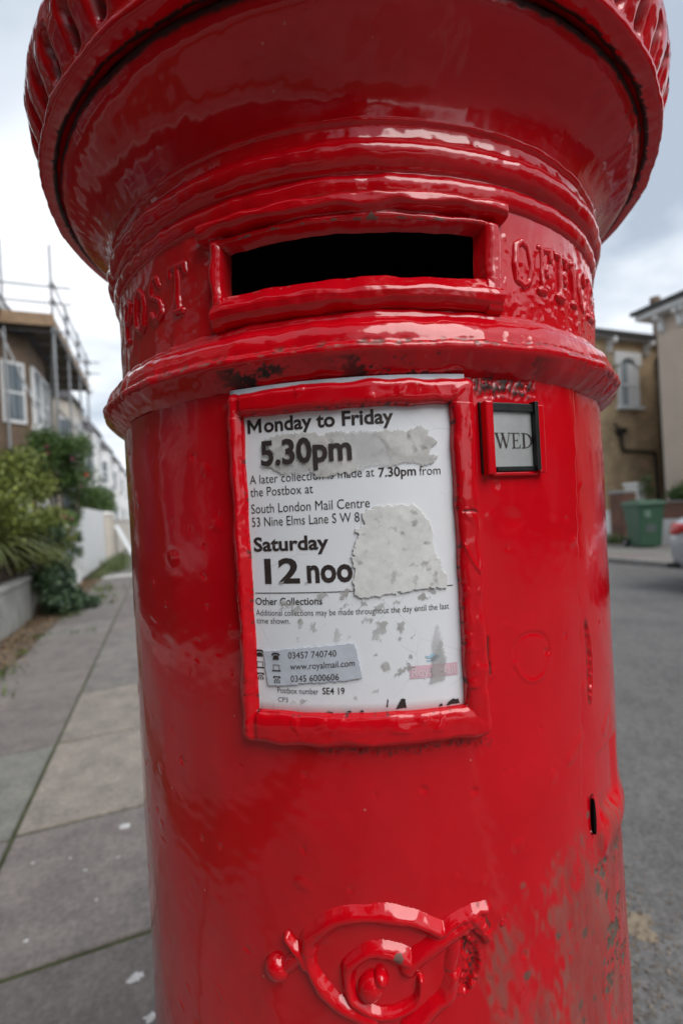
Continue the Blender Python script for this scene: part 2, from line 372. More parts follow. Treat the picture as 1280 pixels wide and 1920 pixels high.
def cap_wear_shade(PH, h, R, P, wr):
    t = (PH/360*NF+.35) % 1.0; g = np.exp(-((t-.5)/.16)**2); n = snoise(P, .01, 74)
    wr[..., 0] = g*sstep(h, .339, .347)*(1-sstep(h, .362, .372))*.9*sstep(n, -1.6, .3)  # shade of the flute hollows put into the colour
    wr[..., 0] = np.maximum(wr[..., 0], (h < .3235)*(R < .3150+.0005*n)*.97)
    wr[..., 0] = np.maximum(wr[..., 0], sstep(PH, 40, 62)*sstep(h, .352, .372)*sstep(n, -.3, .9)*.9)
    return .0001*n
lathe('cap', [(.3060, .3265), (.3098, .3252), (.3122, .3225), (.3150, .3215), (.3190, .3215), (.3232, .3222), (.3256, .3240), (.3264, .3268), (.3254, .3295), (.3228, .3312), (.3215, .3330), (.3222, .3370), (.3260, .3470), (.3300, .3560), (.3318, .3640), (.3328, .3720), (.3335, .3790), (.3320, .3850), (.3270, .3890), (.3200, .3905), (.3150, .3910)], cap_wear_shade, lump=.9, lo=-80, hi=80, extra=flutes, step=.0016, pstep=.3)
mb_prof = [(.3155, .3908), (.30, .397), (.26, .42), (.20, .447), (.12, .467), (.05, .475), (.0001, .476)]
pr = resample(mb_prof, .012, 2); ph = np.arange(0, 360, 5.)
PH, K = np.meshgrid(ph, np.arange(len(pr)), indexing='ij'); grid('crown', cylpt(PH, pr[K, 0], pr[K, 1]+H0), M['paint'], box_root, closed=True)

# --- raised castings on the round: height fields over (arc, height)
def relief(name, u0, u1, v0, v1, hf, base, parent=box_root, mat=None, st=.0007, noise=1.0, seed=80, gu=None, gv=None, keepf=None, wearf=None, deg=True, sink=-.0012):
    us = gu if gu is not None else np.arange(u0, u1, st); vs = gv if gv is not None else np.arange(v0, v1, st)
    U, V = np.meshgrid(us, vs, indexing='ij'); P0 = cylpt(np.degrees(U/base), base+0*U, V+H0)
    Wh = hf(U, V, P0)
    pos = Wh > sink*.5
    n = noise*(.00024*snoise(P0, .022, seed)+.00007*snoise(P0, .009, seed+1))
    du = noise*(.0006*snoise(P0, .032, seed+2)+.00010*snoise(P0, .009, seed+3)); dv = noise*(.0006*snoise(P0, .032, seed+4)+.00010*snoise(P0, .009, seed+5))
    wr = np.zeros(P0.shape)
    if wearf is not None: wearf(U, V, Wh, P0, wr)
    P = cylpt(np.degrees((U+du)/base), base+Wh+np.where(pos, n*np.clip(Wh/.003, 0, 1), 0), V+dv+H0)
    keep = Wh > sink*.99
    k2 = keep.copy(); k2[1:] |= keep[:-1]; k2[:-1] |= keep[1:]; k2[:, 1:] |= keep[:, :-1]; k2[:, :-1] |= keep[:, 1:]
    if keepf is not None: k2 &= keepf(U, V)
    return grid(name, P, mat or M['paint'], parent, keep=k2, wear_shade=wr)
def rect_sd(U, V, a, b, c, d, r=0):
    """inside distance to a rectangle's edge"""
    x = np.minimum(U-a, b-U); y = np.minimum(V-c, d-V); m = np.minimum(x, y)
    if r:
        cx = r-x; cy = r-y; m = np.where((cx > 0) & (cy > 0), r-np.hypot(cx, cy), m)
    return m
def dome(sd, r, H, sink=-.0012):
    t = np.clip(sd/r, 0, 1); return np.where(sd > 0, H*np.sqrt(np.clip(1-(1-t)**2, 0, 1)), sink)
# posting slot surround
K = .2640*pi/180
ga, gb, gc, gd = AP[0]*K, AP[1]*K, AP[2], AP[3]
gu = np.unique(np.concatenate([np.arange(-24.9*K, 26.2*K, .0007), [ga, ga+.0004, gb, gb-.0004]])); gv = np.unique(np.concatenate([np.arange(.130, .2192, .0007), [gc, gc+.0004, gd, gd-.0004]]))
def slot_h(U, V, P):
    wob = .0006*snoise(P, .03, 88)
    A = dome(rect_sd(U, V, -22.6*K, 24.4*K, .1370, .2045, .004)+wob, .0065, .0085)
    inn = rect_sd(U, V, ga, gb, gc, gd)      # >0 inside the opening
    A = A-.0030*np.clip(1-(-inn)/.006, 0, 1)**2*(inn <= 1e-7)
    # deeper flat margin with a proud lower lip
    lowm = (V < gc+1e-6)*(U > -21.9*K)*(U < 23.7*K)
    pr_ = np.interp(V, [.1375, .1382, .1400, .1435, .1480, .1510, .1600], [-.0012, .003, .0065, .0098, .0108, .0100, .0040])
    A = np.where(V < gc+1e-6, np.where((U > ga) & (U < gb), pr_, np.maximum(A, np.where(lowm, pr_, -.0012))), A)
    # bulbs at the lower corners
    for cx in (-21.3*K, 23.0*K): A = np.maximum(A, .0095*np.sqrt(np.clip(1-((U-cx)**2+(V-.1435)**2)/.0048**2, 0, 1))-.0012*(((U-cx)**2+(V-.1435)**2) > .0048**2))
    B = dome(rect_sd(U, V, -24.4*K, 25.6*K, .2035, .2165, .003)+wob, .0055, .0125)
    W = np.maximum(A, B)
    return np.where(inn > 1e-7, -.0085, W)
def slot_keep(U, V): return rect_sd(U, V, ga+.0005, gb-.0005, gc+.0005, gd-.0005) <= 0
def slot_marks(U, V, W, P, wr):
    inn = rect_sd(U, V, ga-.0016, gb+.0016, gc-.0016, gd+.0016)
    n = snoise(P, .012, 89)+.6*snoise(P, .004, 90)
    e_ = (inn > 0)*(np.abs(U) < 19.3*K)
    wr[..., 2] = e_*sstep(n, .5, 1.1)*.8*((V > gd+.0003)*(V < gd+.0014) | (V < gc-.0003)*(V > gc-.0012))
    wr[..., 2] = np.maximum(wr[..., 2], (V > gd+.0002)*(V < gd+.0045)*(np.abs(U-3.6*K) < (.0045-(V-gd))*1.0)*.9)
    wr[..., 0] = (V > gd)*(V < gd+.002)*sstep(n, 1.3, 1.7)*.6+(inn > .0019)*.6  # rim specks; inner wall of the opening evenly darker
relief('slot_surround', 0, 0, 0, 0, slot_h, .2640, gu=gu, gv=gv, keepf=slot_keep, wearf=slot_marks, noise=.8, seed=100, sink=-.03)
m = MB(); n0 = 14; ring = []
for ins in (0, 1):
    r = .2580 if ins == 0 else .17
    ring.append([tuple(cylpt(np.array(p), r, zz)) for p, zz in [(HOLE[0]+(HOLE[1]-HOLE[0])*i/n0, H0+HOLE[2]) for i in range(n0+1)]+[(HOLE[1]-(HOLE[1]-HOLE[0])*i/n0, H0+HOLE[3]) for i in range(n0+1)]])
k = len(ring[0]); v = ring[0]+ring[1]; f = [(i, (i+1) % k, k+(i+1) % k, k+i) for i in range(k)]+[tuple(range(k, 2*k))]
mesh('chute', v, f, M['black_void'], box_root)  # black box put in so the slot's unlit depth is painted dark
# notice frame
NFB = .2675; KN = NFB*pi/180
NO = (-20.1*KN, 17.6*KN, -.1610, .0890); NI = (-17.5*KN, 13.7*KN, -.1380, .0708)
gu = np.unique(np.concatenate([np.arange(NO[0]-.002, NO[1]+.002, .0007), [NI[0], NI[0]+.0003, NI[1], NI[1]-.0003]])); gv = np.unique(np.concatenate([np.arange(NO[2]-.003, NO[3]+.002, .0007), [NI[2], NI[2]+.0003, NI[3], NI[3]-.0003]]))
def nf_h(U, V, P):
    wob = .0006*snoise(P, .03, 110)
    A = dome(rect_sd(U, V, *NO, .007)+wob, .0070, .0090)
    inn = -rect_sd(U, V, *NI)+.0002*snoise(P, .02, 111)
    A = A*(.50+.50*np.sqrt(np.clip(1-(1-np.clip(inn/np.where(V < -.125, .011, .006), 0, 1))**2, 0, 1)))
    # flatter left and right stiles with a thin inner step
    A = A-.0026*np.exp(-((V+.03)/.13)**6)*sstep(U-NO[0], .0065, .011)*(U < NI[0]+.001)-.0016*sstep(V, -.10, .03)*0
    # blisters and runs
    A = A+np.where(A > .001, +.0004*np.clip(snoise(P, .014, 112)-.5, 0, 1.5)*(.4+.6*(np.abs(V+.03) < .12)), 0)
    # crack across the right stile
    dd, _ = polyd(U, V, [(14.6*KN, -.0040), (15.8*KN, -.0036), (17.0*KN, -.0050), (17.2*KN, -.018), (17.0*KN, -.030)]); A = A-.0016*np.exp(-(dd/.0007)**2)
    dd, _ = polyd(U, V, [(14.3*KN, -.026), (15.4*KN, -.038), (16.4*KN, -.046), (16.9*KN, -.036)]); A = A+.0009*np.exp(-(dd/.0008)**2)
    return np.where(rect_sd(U, V, *NI) > 1e-7, -.0015, A)
def nf_wear(U, V, W, P, wr):
    dd, _ = polyd(U, V, [(14.6*KN, -.0040), (15.8*KN, -.0036), (17.0*KN, -.0050), (17.2*KN, -.018), (17.0*KN, -.030)])
    wr[..., 0] = np.exp(-(dd/.0005)**2)*.8
    n = snoise(P, .006, 114); inn = rect_sd(U, V, NI[0]-.0012, NI[1]+.0012, NI[2]-.0012, NI[3]+.0012)
    wr[..., 0] = np.maximum(wr[..., 0], (inn > 0)*sstep(n, .9, 1.7)*.8)
    dd, _ = polyd(U, V, [(-19.7*KN, -.035), (-19.6*KN, -.09)]); wr[..., 0] = np.maximum(wr[..., 0], (dd < .0006)*sstep(n, .1, .5)*.9)
relief('notice_frame', 0, 0, 0, 0, nf_h, NFB, gu=gu, gv=gv, keepf=lambda U, V: rect_sd(U, V, NI[0]+.0004, NI[1]-.0004, NI[2]+.0004, NI[3]-.0004) <= 0, wearf=nf_wear, noise=.45, seed=120)

# --- raised letters either side of the slot
KL = .2640*pi/180
GL = {   # strokes in a unit box, serif ends thickened
 'P': [[(.2, 0), (.2, 1)], [(.2, 1), (.6, 1), (.85, .86), (.85, .66), (.6, .5), (.2, .5)], [(.03, 0), (.4, 0)], [(.03, 1), (.3, 1)]],
 'O': [[(.5, 1), (.2, .88), (.08, .5), (.2, .12), (.5, 0), (.8, .12), (.92, .5), (.8, .88), (.5, 1)]],
 'S': [[(.85, .78), (.7, .97), (.4, 1), (.15, .85), (.2, .62), (.5, .5), (.8, .38), (.88, .15), (.6, 0), (.3, .02), (.12, .2)]],
 'T': [[(.5, 0), (.5, 1)], [(.05, .82), (.08, 1), (.92, 1), (.95, .82)], [(.33, 0), (.67, 0)]],
 'F': [[(.25, 0), (.25, 1)], [(.08, 1), (.88, 1), (.9, .82)], [(.25, .52), (.68, .52)], [(.68, .62), (.68, .42)], [(.08, 0), (.45, 0)]],
 'I': [[(.5, 0), (.5, 1)], [(.3, 1), (.7, 1)], [(.3, 0), (.7, 0)]],
 'C': [[(.88, .76), (.7, .97), (.45, 1), (.18, .82), (.1, .5), (.18, .18), (.45, 0), (.72, .04), (.9, .26)]],
 'E': [[(.22, 0), (.22, 1)], [(.06, 1), (.85, 1), (.87, .82)], [(.22, .5), (.65, .5)], [(.06, 0), (.86, 0), (.9, .2)]],
}
def raised_letter(ch, cx, w, v0, v1, seed):
    u0, u1 = (cx-w/2)*KL, (cx+w/2)*KL
    st = [[(u0+(u1-u0)*x, v0+(v1-v0)*y) for x, y in s_] for s_ in GL[ch]]
    def hf(U, V, P):
        W = np.full(U.shape, -.0012)
        for s_ in st:
            dd, _ = polyd(U, V, s_); r = .0035; t = np.clip(dd/r, 0, 1)
            W = np.maximum(W, np.where(dd < r, -.0006+.0031*(1-t*t)**.7, -.0012))
        return W
    o = relief('letter', u0-.0045, u1+.0045, v0-.0045, v1+.0045, hf, .2640, st=.00065, noise=1.1, seed=seed); return o
for i, (ch, cx, w) in enumerate([('P', -49.6, 4.2), ('O', -43.2, 4.4), ('S', -37.0, 4.2), ('T', -30.4, 4.4)]): raised_letter(ch, cx, w, .1640, .1985, 140+6*i)
for i, (ch, cx, w) in enumerate([('O', 29.6, 4.4), ('F', 35.3, 4.0), ('F', 40.5, 4.0), ('I', 44.8, 2.6), ('C', 49.2, 4.2), ('E', 54.8, 4.0)]): raised_letter(ch, cx, w, .1625, .1960, 170+6*i)

# --- scrolled cipher low on the door
KC = .2677*pi/180
def catm(pts, n=6):
    p = [pts[0]]+list(pts)+[pts[-1]]; o = []
    for i in range(1, len(p)-2):
        for j in range(n):
            t = j/n; a, b, c, d = (np.array(p[i+q], float) for q in (-1, 0, 1, 2))
            o.append(tuple(.5*((2*b)+(c-a)*t+(2*a-5*b+4*c-d)*t*t+(3*b-a-3*c+d)*t**3)))
    o.append(tuple(map(float, pts[-1]))); return o
def deg(pts): return [(a*KC, b) for a, b in pts]
STROKES = [
 (deg(catm([(7.9, -.2905), (6.3, -.2862), (3.2, -.2800), (-.7, -.2765), (-4.6, -.2780), (-7.9, -.2840), (-10.2, -.2920), (-11.4, -.2985), (-11.8, -.3060)])), .0046, .0046, .0055),
 (deg(catm([(-11.8, -.3060), (-11.3, -.3180), (-9.6, -.3300), (-7.4, -.3395), (-4.6, -.3455), (-2.5, -.3478)])), .0040, .0046, .0052),
 (deg(catm([(3.9, -.3105), (2, -.305), (-.7, -.3022), (-3.2, -.3045), (-5.2, -.312), (-5.9, -.322), (-5.3, -.333), (-3.6, -.341), (-1, -.3455), (1.4, -.3438), (3.4, -.3385), (4.6, -.3310), (5.0, -.3220)])), .0050, .0016, .0048),
 (deg(catm([(3.2, -.3150), (5.3, -.3050), (8.6, -.2968), (11.3, -.2905), (13.6, -.2850)])), .0048, .0052, .0050),
 (deg([(-14.9, -.2990), (-13.8, -.3052), (-12.7, -.3101), (-12.0, -.317)]), .0022, .0042, .0050),
 (deg([(-16.6, -.3220), (-15.0, -.3190), (-13.2, -.3130)]), .0040, .0040, .0045),
 (deg(catm([(8.5, -.2918), (10.4, -.2860), (12.6, -.2830), (15.2, -.2815)])), .0026, .0034, .0050),
 (deg(catm([(13.2, -.2860), (14.8, -.2950), (15.2, -.3010)])), .0046, .0036, .0052),
 (deg(catm([(9.8, -.3240), (8.6, -.3372), (6.0, -.3460), (3.0, -.3560)])), .0046, .0046, .0048),
 (deg(catm([(10.6, -.2960), (10.2, -.3080), (9.6, -.3180)])), .0030, .0040, .0030),
]
BALLS = [(-16.9, -.3228, .0088, .0085), (-2.4, -.3272, .0088, .0078), (-.9, -.3205, .0050, .0076), (13.4, -.2842, .0050, .0062), (15.0, -.2975, .0045, .0060), (18.2, -.2960, .0030, .0016)]
def ci_h(U, V, P):
    W = np.full(U.shape, -.0012)
    wob = .00022*snoise(P, .02, 210)
    for pts, ra, rb, H in STROKES:
        dd, t = polyd(U, V, pts); r = (ra+(rb-ra)*t)*1.28; q = np.clip((dd+wob)/r, 0, 1)
        q = np.clip((dd+wob)/(r*1.22), 0, 1); g_ = H*1.05*(1-q*q)**1.25-.0003; W = np.maximum(W, np.where(q < 1, g_, -.0012))
    for a, b, r, H in BALLS:
        q = np.clip((np.hypot(U-a*KC, V-b)+wob)/r, 0, 1); W = np.maximum(W, np.where(q < 1, -.0004+H*np.sqrt(1-q*q), -.0012))
    rough = np.exp(-(np.hypot((U-14.8*KC)/.014, (V+.292)/.016))**2)
    return np.where(W > 0, W+rough*.0004*snoise(P, .006, 211), W)
def ci_w(U, V, W, P, wr):
    rough = np.exp(-(np.hypot((U-15.2*KC)/.013, (V+.292)/.016))**2)
    wr[..., 0] = (W < .0028)*rough*sstep(snoise(P, .005, 212), -.2, .6)*.9
    q = np.hypot(U-1.9*KC, (V+.3040)); wr[..., 2] = (q < .0032)*.9
    f = sstep(U/KC, 6, 14)*sstep(-V, .315, .34); wr[..., 1] = f*.5*sstep(snoise(P, .01, 213), -.5, 1)
relief('royal_cipher', -20.5*KC, 20*KC, -.368, -.268, ci_h, .2677, noise=.8, seed=220, wearf=ci_w, st=.0007)

kp = []
for i in range(20):
    t = 2*pi*i/20; kp.append((40.6+.48*cos(t)*(1-.25*sin(t)), -.2565+.0145*sin(t)))
v = [tuple(cylpt(np.array(a), .2650, H0+b)) for a, b in kp]+[tuple(cylpt(np.array(a), .2676, H0+b)) for a, b in kp]
mesh('keyhole', v, [tuple(range(20, 40))]+[(i, (i+1) % 20, 20+(i+1) % 20, 20+i) for i in range(20)], M['black_void'], box_root)  # proud black plug paints the dark of the hole
# ------------------------------------------------------------------ notice, lettering, day tab
KP = .2640*pi/180; RP = .2690
M['notice'] = None
def notice_mat():
    m, nt, b = newmat('printed_card_under_film'); N = nt.nodes.new; L = nt.links.new
    tc = N('ShaderNodeTexCoord'); O = tc.outputs['Object']
    def noise(s, d=5, r=.6):
        n = N('ShaderNodeTexNoise'); n.inputs['Scale'].default_value = s; n.inputs['Detail'].default_value = d; n.inputs['Roughness'].default_value = r; L(O, n.inputs['Vector']); return n.outputs[0]
    def ramp(i, p0, p1, c0, c1):
        r = N('ShaderNodeValToRGB'); r.color_ramp.elements[0].position = p0; r.color_ramp.elements[1].position = p1
        r.color_ramp.elements[0].color = c0; r.color_ramp.elements[1].color = c1; L(i, r.inputs[0]); return r.outputs[0]
    base = ramp(noise(12, 6), .3, .7, (.80, .82, .87, 1), (.86, .87, .90, 1))
    # algae and damp creeping in along the bottom edge
    sp = N('ShaderNodeSeparateXYZ'); L(O, sp.inputs[0])
    mr = N('ShaderNodeMapRange'); L(sp.outputs[2], mr.inputs['Value']); mr.inputs['From Min'].default_value = H0-.139; mr.inputs['From Max'].default_value = H0-.118
    mr.inputs['To Min'].default_value = 1; mr.inputs['To Max'].default_value = 0
    ad = N('ShaderNodeMath'); ad.operation = 'MULTIPLY_ADD'; L(noise(60, 7, .7), ad.inputs[0]); ad.inputs[1].default_value = 1.3; L(mr.outputs[0], ad.inputs[2])
    dirt = ramp(ad.outputs[0], 1.15, 1.6, (0, 0, 0, 1), (1, 1, 1, 1))
    mx = N('ShaderNodeMixRGB'); L(dirt, mx.inputs[0]); L(base, mx.inputs[1]); mx.inputs[2].default_value = (.22, .19, .09, 1)
    # hairline scratches
    wv = N('ShaderNodeTexVoronoi'); wv.feature = 'DISTANCE_TO_EDGE'; wv.inputs['Scale'].default_value = 26; L(O, wv.inputs['Vector'])
    hl = ramp(wv.outputs['Distance'], .002, .012, (1, 1, 1, 1), (0, 0, 0, 1)); g = ramp(noise(19, 2), .5, .62, (0, 0, 0, 1), (.28, .28, .28, 1))
    mm = N('ShaderNodeMath'); mm.operation = 'MULTIPLY'; L(hl, mm.inputs[0]); L(g, mm.inputs[1])
    m2 = N('ShaderNodeMixRGB'); L(mm.outputs[0], m2.inputs[0]); L(mx.outputs[0], m2.inputs[1]); m2.inputs[2].default_value = (.30, .29, .30, 1)
    L(m2.outputs[0], b.inputs['Base Color']); b.inputs['Roughness'].default_value = .28; b.inputs['Specular IOR Level'].default_value = .45
    bp = N('ShaderNodeBump'); bp.inputs['Strength'].default_value = .12; bp.inputs['Distance'].default_value = .002; L(noise(35, 3), bp.inputs['Height']); L(bp.outputs[0], b.inputs['Normal'])
    return m
M['notice'] = notice_mat()
def torn_mat(name, c0, c1, alpha=1.0, a_lo=.35, a_hi=.6):
    m, nt, b = newmat(name); N = nt.nodes.new; L = nt.links.new
    tc = N('ShaderNodeTexCoord'); O = tc.outputs['Object']
    n = N('ShaderNodeTexNoise'); n.inputs['Scale'].default_value = 55; n.inputs['Detail'].default_value = 9; n.inputs['Roughness'].default_value = .72; L(O, n.inputs['Vector'])
    r = N('ShaderNodeValToRGB'); e = r.color_ramp.elements; e[0].position = .36; e[0].color = c0; e[1].position = .58; e[1].color = c1; L(n.outputs[0], r.inputs[0])
    vo = N('ShaderNodeTexNoise'); vo.inputs['Scale'].default_value = 130; vo.inputs['Detail'].default_value = 3; L(O, vo.inputs['Vector'])
    r2 = N('ShaderNodeValToRGB'); r2.color_ramp.elements[0].position = .60; r2.color_ramp.elements[0].color = (0, 0, 0, 1); r2.color_ramp.elements[1].position = .72; r2.color_ramp.elements[1].color = (.6, .6, .6, 1); L(vo.outputs[0], r2.inputs[0])
    mx = N('ShaderNodeMixRGB'); L(r2.outputs[0], mx.inputs[0]); L(r.outputs[0], mx.inputs[1]); mx.inputs[2].default_value = (.14, .13, .12, 1)
    L(mx.outputs[0], b.inputs['Base Color']); b.inputs['Roughness'].default_value = .65
    if alpha < 1:
        n3 = N('ShaderNodeTexNoise'); n3.inputs['Scale'].default_value = 38; n3.inputs['Detail'].default_value = 6; L(O, n3.inputs['Vector'])
        mr = N('ShaderNodeMapRange'); mr.inputs['From Min'].default_value = a_lo; mr.inputs['From Max'].default_value = a_hi; mr.inputs['To Min'].default_value = alpha-.3; mr.inputs['To Max'].default_value = min(1, alpha+.25)
        L(n3.outputs[0], mr.inputs['Value']); L(mr.outputs[0], b.inputs['Alpha'])
    bp = N('ShaderNodeBump'); bp.inputs['Strength'].default_value = .25; bp.inputs['Distance'].default_value = .0008; L(n.outputs[0], bp.inputs['Height']); L(bp.outputs[0], b.inputs['Normal'])
    return m
M['torn'] = torn_mat('torn sticker residue', (.50, .49, .475, 1), (.70, .69, .67, 1), .62, .42, .56)
M['torn_pale'] = torn_mat('torn paper backing', (.64, .64, .63, 1), (.78, .78, .77, 1))
M['smudge'] = torn_mat('rubbed grey smudge', (.38, .37, .36, 1), (.55, .54, .53, 1), .55)
M['sticker'] = simple('aged white sticker', (.56, .60, .67), .4, .08, 60, .3, 90, bdist=.001)
M['pink'] = simple('faded pink print', (.75, .50, .58), .4, .08, 90)
M['pink_white'] = simple('faded pale print', (.80, .66, .71), .4, .04, 90)
M['cyan'] = simple('faded blue print', (.42, .60, .74), .4, .08, 90)
M['void_edge'] = M['ink']
def wrapgrid(name, u0, u1, v0, v1, rho, mat, parent, n=30, nv=4, th=.0006):
    U, V = np.meshgrid(np.linspace(u0, u1, n), np.linspace(v0, v1, nv), indexing='ij')
    P = cylpt(np.degrees(U/.2640), rho+0*U, V+H0); o = grid(name, P, mat, parent)
    if th:
        md = o.modifiers.new('thickness', 'SOLIDIFY'); md.thickness = th; md.offset = -1
    return o
notice = wrapgrid('notice_card', -18.6*KP, 14.9*KP, -.1430, .0765, RP, M['notice'], box_root, 40, 20, .0008)
wrapgrid('card_edge', -19.4*KP, 16.2*KP, .0800, .0912, .2712, M['sticker'], box_root, 40, 3, .0006)['label'] = 'edge of white card sticking up behind the notice frame'
m = MB()
def wrap_pts(pts, rho): return [tuple(cylpt(np.degrees(np.array(u/.2640)), rho, H0+v)) for u, v in pts]
def inside(X, Y, pts):
    c = np.zeros(X.shape, bool); n = len(pts)
    for i in range(n):
        (x1, y1), (x2, y2) = pts[i], pts[(i+1) % n]
        if y1 == y2: continue
        c ^= ((y1 > Y) != (y2 > Y)) & (X < (x2-x1)*(Y-y1)/(y2-y1)+x1)
    return c
def patch(name, pts, rho, mat, parent, jag=.0006, th=.00035, seed=1, lift=0):
    """thin torn shape laid on the round: outline in (arc, height)"""
    xs = [p[0] for p in pts]; ys = [p[1] for p in pts]
    big = max(max(xs)-min(xs), max(ys)-min(ys)); st = .0004 if big > .012 else .00022
    us = np.arange(min(xs)-.002, max(xs)+.002, st); vs = np.arange(min(ys)-.002, max(ys)+.002, st)
    if not jag or big < .004:
        v3 = wrap_pts(pts, rho); return mesh(name, v3, [tuple(range(len(v3)))], mat, parent)
    U, V = np.meshgrid(us, vs, indexing='ij'); P0 = cylpt(np.degrees(U/.2640), rho+0*U, V+H0)
    j1 = jag*(.8*snoise(P0, .006, 400+seed % 7)+.55*snoise(P0, .0022, 410+seed % 7)); j2 = jag*(.8*snoise(P0, .006, 420+seed % 7)+.55*snoise(P0, .0022, 430+seed % 7))
    keep = inside(U+j1, V+j2, pts)
    r_ = rho+(.00007*snoise(P0, .030, 440)+.00003*snoise(P0, .009, 441) if th > .0003 else 0)
    o = grid(name, cylpt(np.degrees(U/.2640), r_+0*U, V+H0), mat, parent, keep=keep)
    if th > .0003:
        md = o.modifiers.new('thickness', 'SOLIDIFY'); md.thickness = th; md.offset = 0
    return o
def D(pts): return [(a*KP, b) for a, b in pts]
def lettering(s, phi0, phi1, v, size, mat, parent, bold=0, rho=None, name='lettering', spacing=1.0, rot=0, flat=False):
    """a line of print fitted between two angles on the round; v is its baseline, size its capital height"""
    cu = bpy.data.curves.new(name, 'FONT'); cu.body = s; cu.size = 1; cu.offset = bold; cu.resolution_u = 3; cu.space_character = spacing
    ob = bpy.data.objects.new(name, cu); me = bpy.data.meshes.new_from_object(ob); bpy.data.objects.remove(ob)
    bm = bmesh.new(); bm.from_mesh(me)
    xs = [v_.co.x for v_ in bm.verts]; x0, x1 = min(xs), max(xs); u0, u1 = phi0*KP, phi1*KP
    cap = .665; sx = (u1-u0)/(x1-x0); sy = size/cap
    for q in bm.verts:
        u = u0+(q.co.x-x0)*sx; z = v+q.co.y*sy+rot*(u-u0); p = cylpt(np.degrees(np.array(u/.2640)), rho or RP+.00025, H0+z); q.co = Vector(p)
    me2 = bpy.data.meshes.new(name); bm.to_mesh(me2); bm.free(); bpy.data.meshes.remove(me); me2.materials.clear(); me2.materials.append(mat)
    return link(name, me2, parent)
INK = M['ink']; nc = notice
mesh('lettering', wrap_pts([(KP*(-16.9+2.35*x), .0592+.0098*y) for x, y in [(0,0),(0,1),(.2,1),(.5,.5),(.8,1),(1,1),(1,0),(.80,0),(.80,.62),(.5,.14),(.20,.62),(.20,0)]], RP+.0003), [tuple(range(12))], INK, nc)
lettering('onday to Friday', -14.15, 5.3, .0592, .0092, INK, nc, .028)
lettering('5.30pm', -14.8, -1.0, .0358, .0158, INK, nc, .028, RP+.0016)
lettering('A later collection is made at', -17.0, 2.1, .0232, .0060, INK, nc, -.004)
lettering('7.30pm', 2.7, 8.2, .0226, .0060, INK, nc, .017)
lettering('from', 8.7, 11.9, .0224, .0060, INK, nc, -.004)
lettering('the Postbox at', -17.0, -7.0, .0142, .0062, INK, nc, -.004)
lettering('South London Mail Centre', -17.0, 1.2, .0022, .0064, INK, nc, -.004)
lettering('53 Nine Elms Lane S W 8', -17.0, -.4, -.0072, .0064, INK, nc, -.004)
lettering('Saturday', -16.9, -5.1, -.0247, .0092, INK, nc, .028)
lettering('12', -15.3, -9.7, -.0474, .0160, INK, nc, .030)
lettering('noo', -8.6, -1.8, -.0474, .0160, INK, nc, .030)
wrapgrid('rule', -17.1*KP, 12.9*KP, -.0549, -.0543, RP+.00025, INK, nc, 30, 2, 0)
lettering('Other Collections', -17.1, -6.5, -.0629, .0048, INK, nc, .010)
lettering('Additional collections may be made throughout the day until the last', -17.1, 12.1, -.0706, .0041, INK, nc, -.006)
lettering('time shown.', -17.1, -11.6, -.0763, .0041, INK, nc, -.006)
lettering('Postbox number', -14.2, -7.8, -.1252, .0040, INK, nc, -.004)
lettering('SE4 19', -7.2, -3.9, -.1250, .0044, INK, nc, .010)
lettering('CP3', -14.2, -12.6, -.1315, .0033, INK, nc, -.006)
def icons(parent, rho, x, ys, s=1):
    """telephone, laptop and text-phone pictograms"""
    for k, y in enumerate(ys):
        c = x*KP
        if k == 0:
            patch('phone_icon', [(c-.0026*s, y), (c+.0026*s, y), (c+.0021*s, y+.0024), (c+.0008, y+.0031), (c-.0008, y+.0031), (c-.0021*s, y+.0024)], rho, INK, parent, 0, .0002)
            patch('phone_icon', [(c-.0034*s, y+.0028), (c-.0020*s, y+.0030), (c-.0014*s, y+.0038), (c+.0014*s, y+.0038), (c+.0020*s, y+.0030), (c+.0034*s, y+.0028), (c+.0032*s, y+.0042), (c+.0015*s, y+.0050), (c-.0015*s, y+.0050), (c-.0032*s, y+.0042)], rho, INK, parent, 0, .0002)
        elif k == 1:
            for a, b, e1, e2 in ((-.0024, .0024, .0045, .0049), (-.0024, -.0020, .0012, .0045), (.0020, .0024, .0012, .0045), (-.0032, .0032, .0002, .0011)):
                patch('laptop_icon', [(c+a, y+e1), (c+b, y+e1), (c+b, y+e2), (c+a, y+e2)], rho, INK, parent, 0, .0002)
        else:
            for r_ in range(3):
                for q in range(3-(r_ == 2)):
                    a = -.0022+q*.0017+(.0008 if r_ == 2 else 0); e1 = .0001+r_*.0012
                    patch('text_phone_icon', [(c+a, y+e1), (c+a+.0011, y+e1), (c+a+.0011, y+e1+.0008), (c+a, y+e1+.0008)], rho, INK, parent, 0, .0002)
            patch('text_phone_icon', [(c-.0030, y+.0036), (c-.0018, y+.0036), (c-.0012, y+.0042), (c+.0012, y+.0042), (c+.0018, y+.0036), (c+.0030, y+.0036), (c+.0024, y+.0050), (c-.0024, y+.0050)], rho, INK, parent, 0, .0002)
icons(nc, RP+.00028, -16.9, (-.1000, -.1085, -.1165))
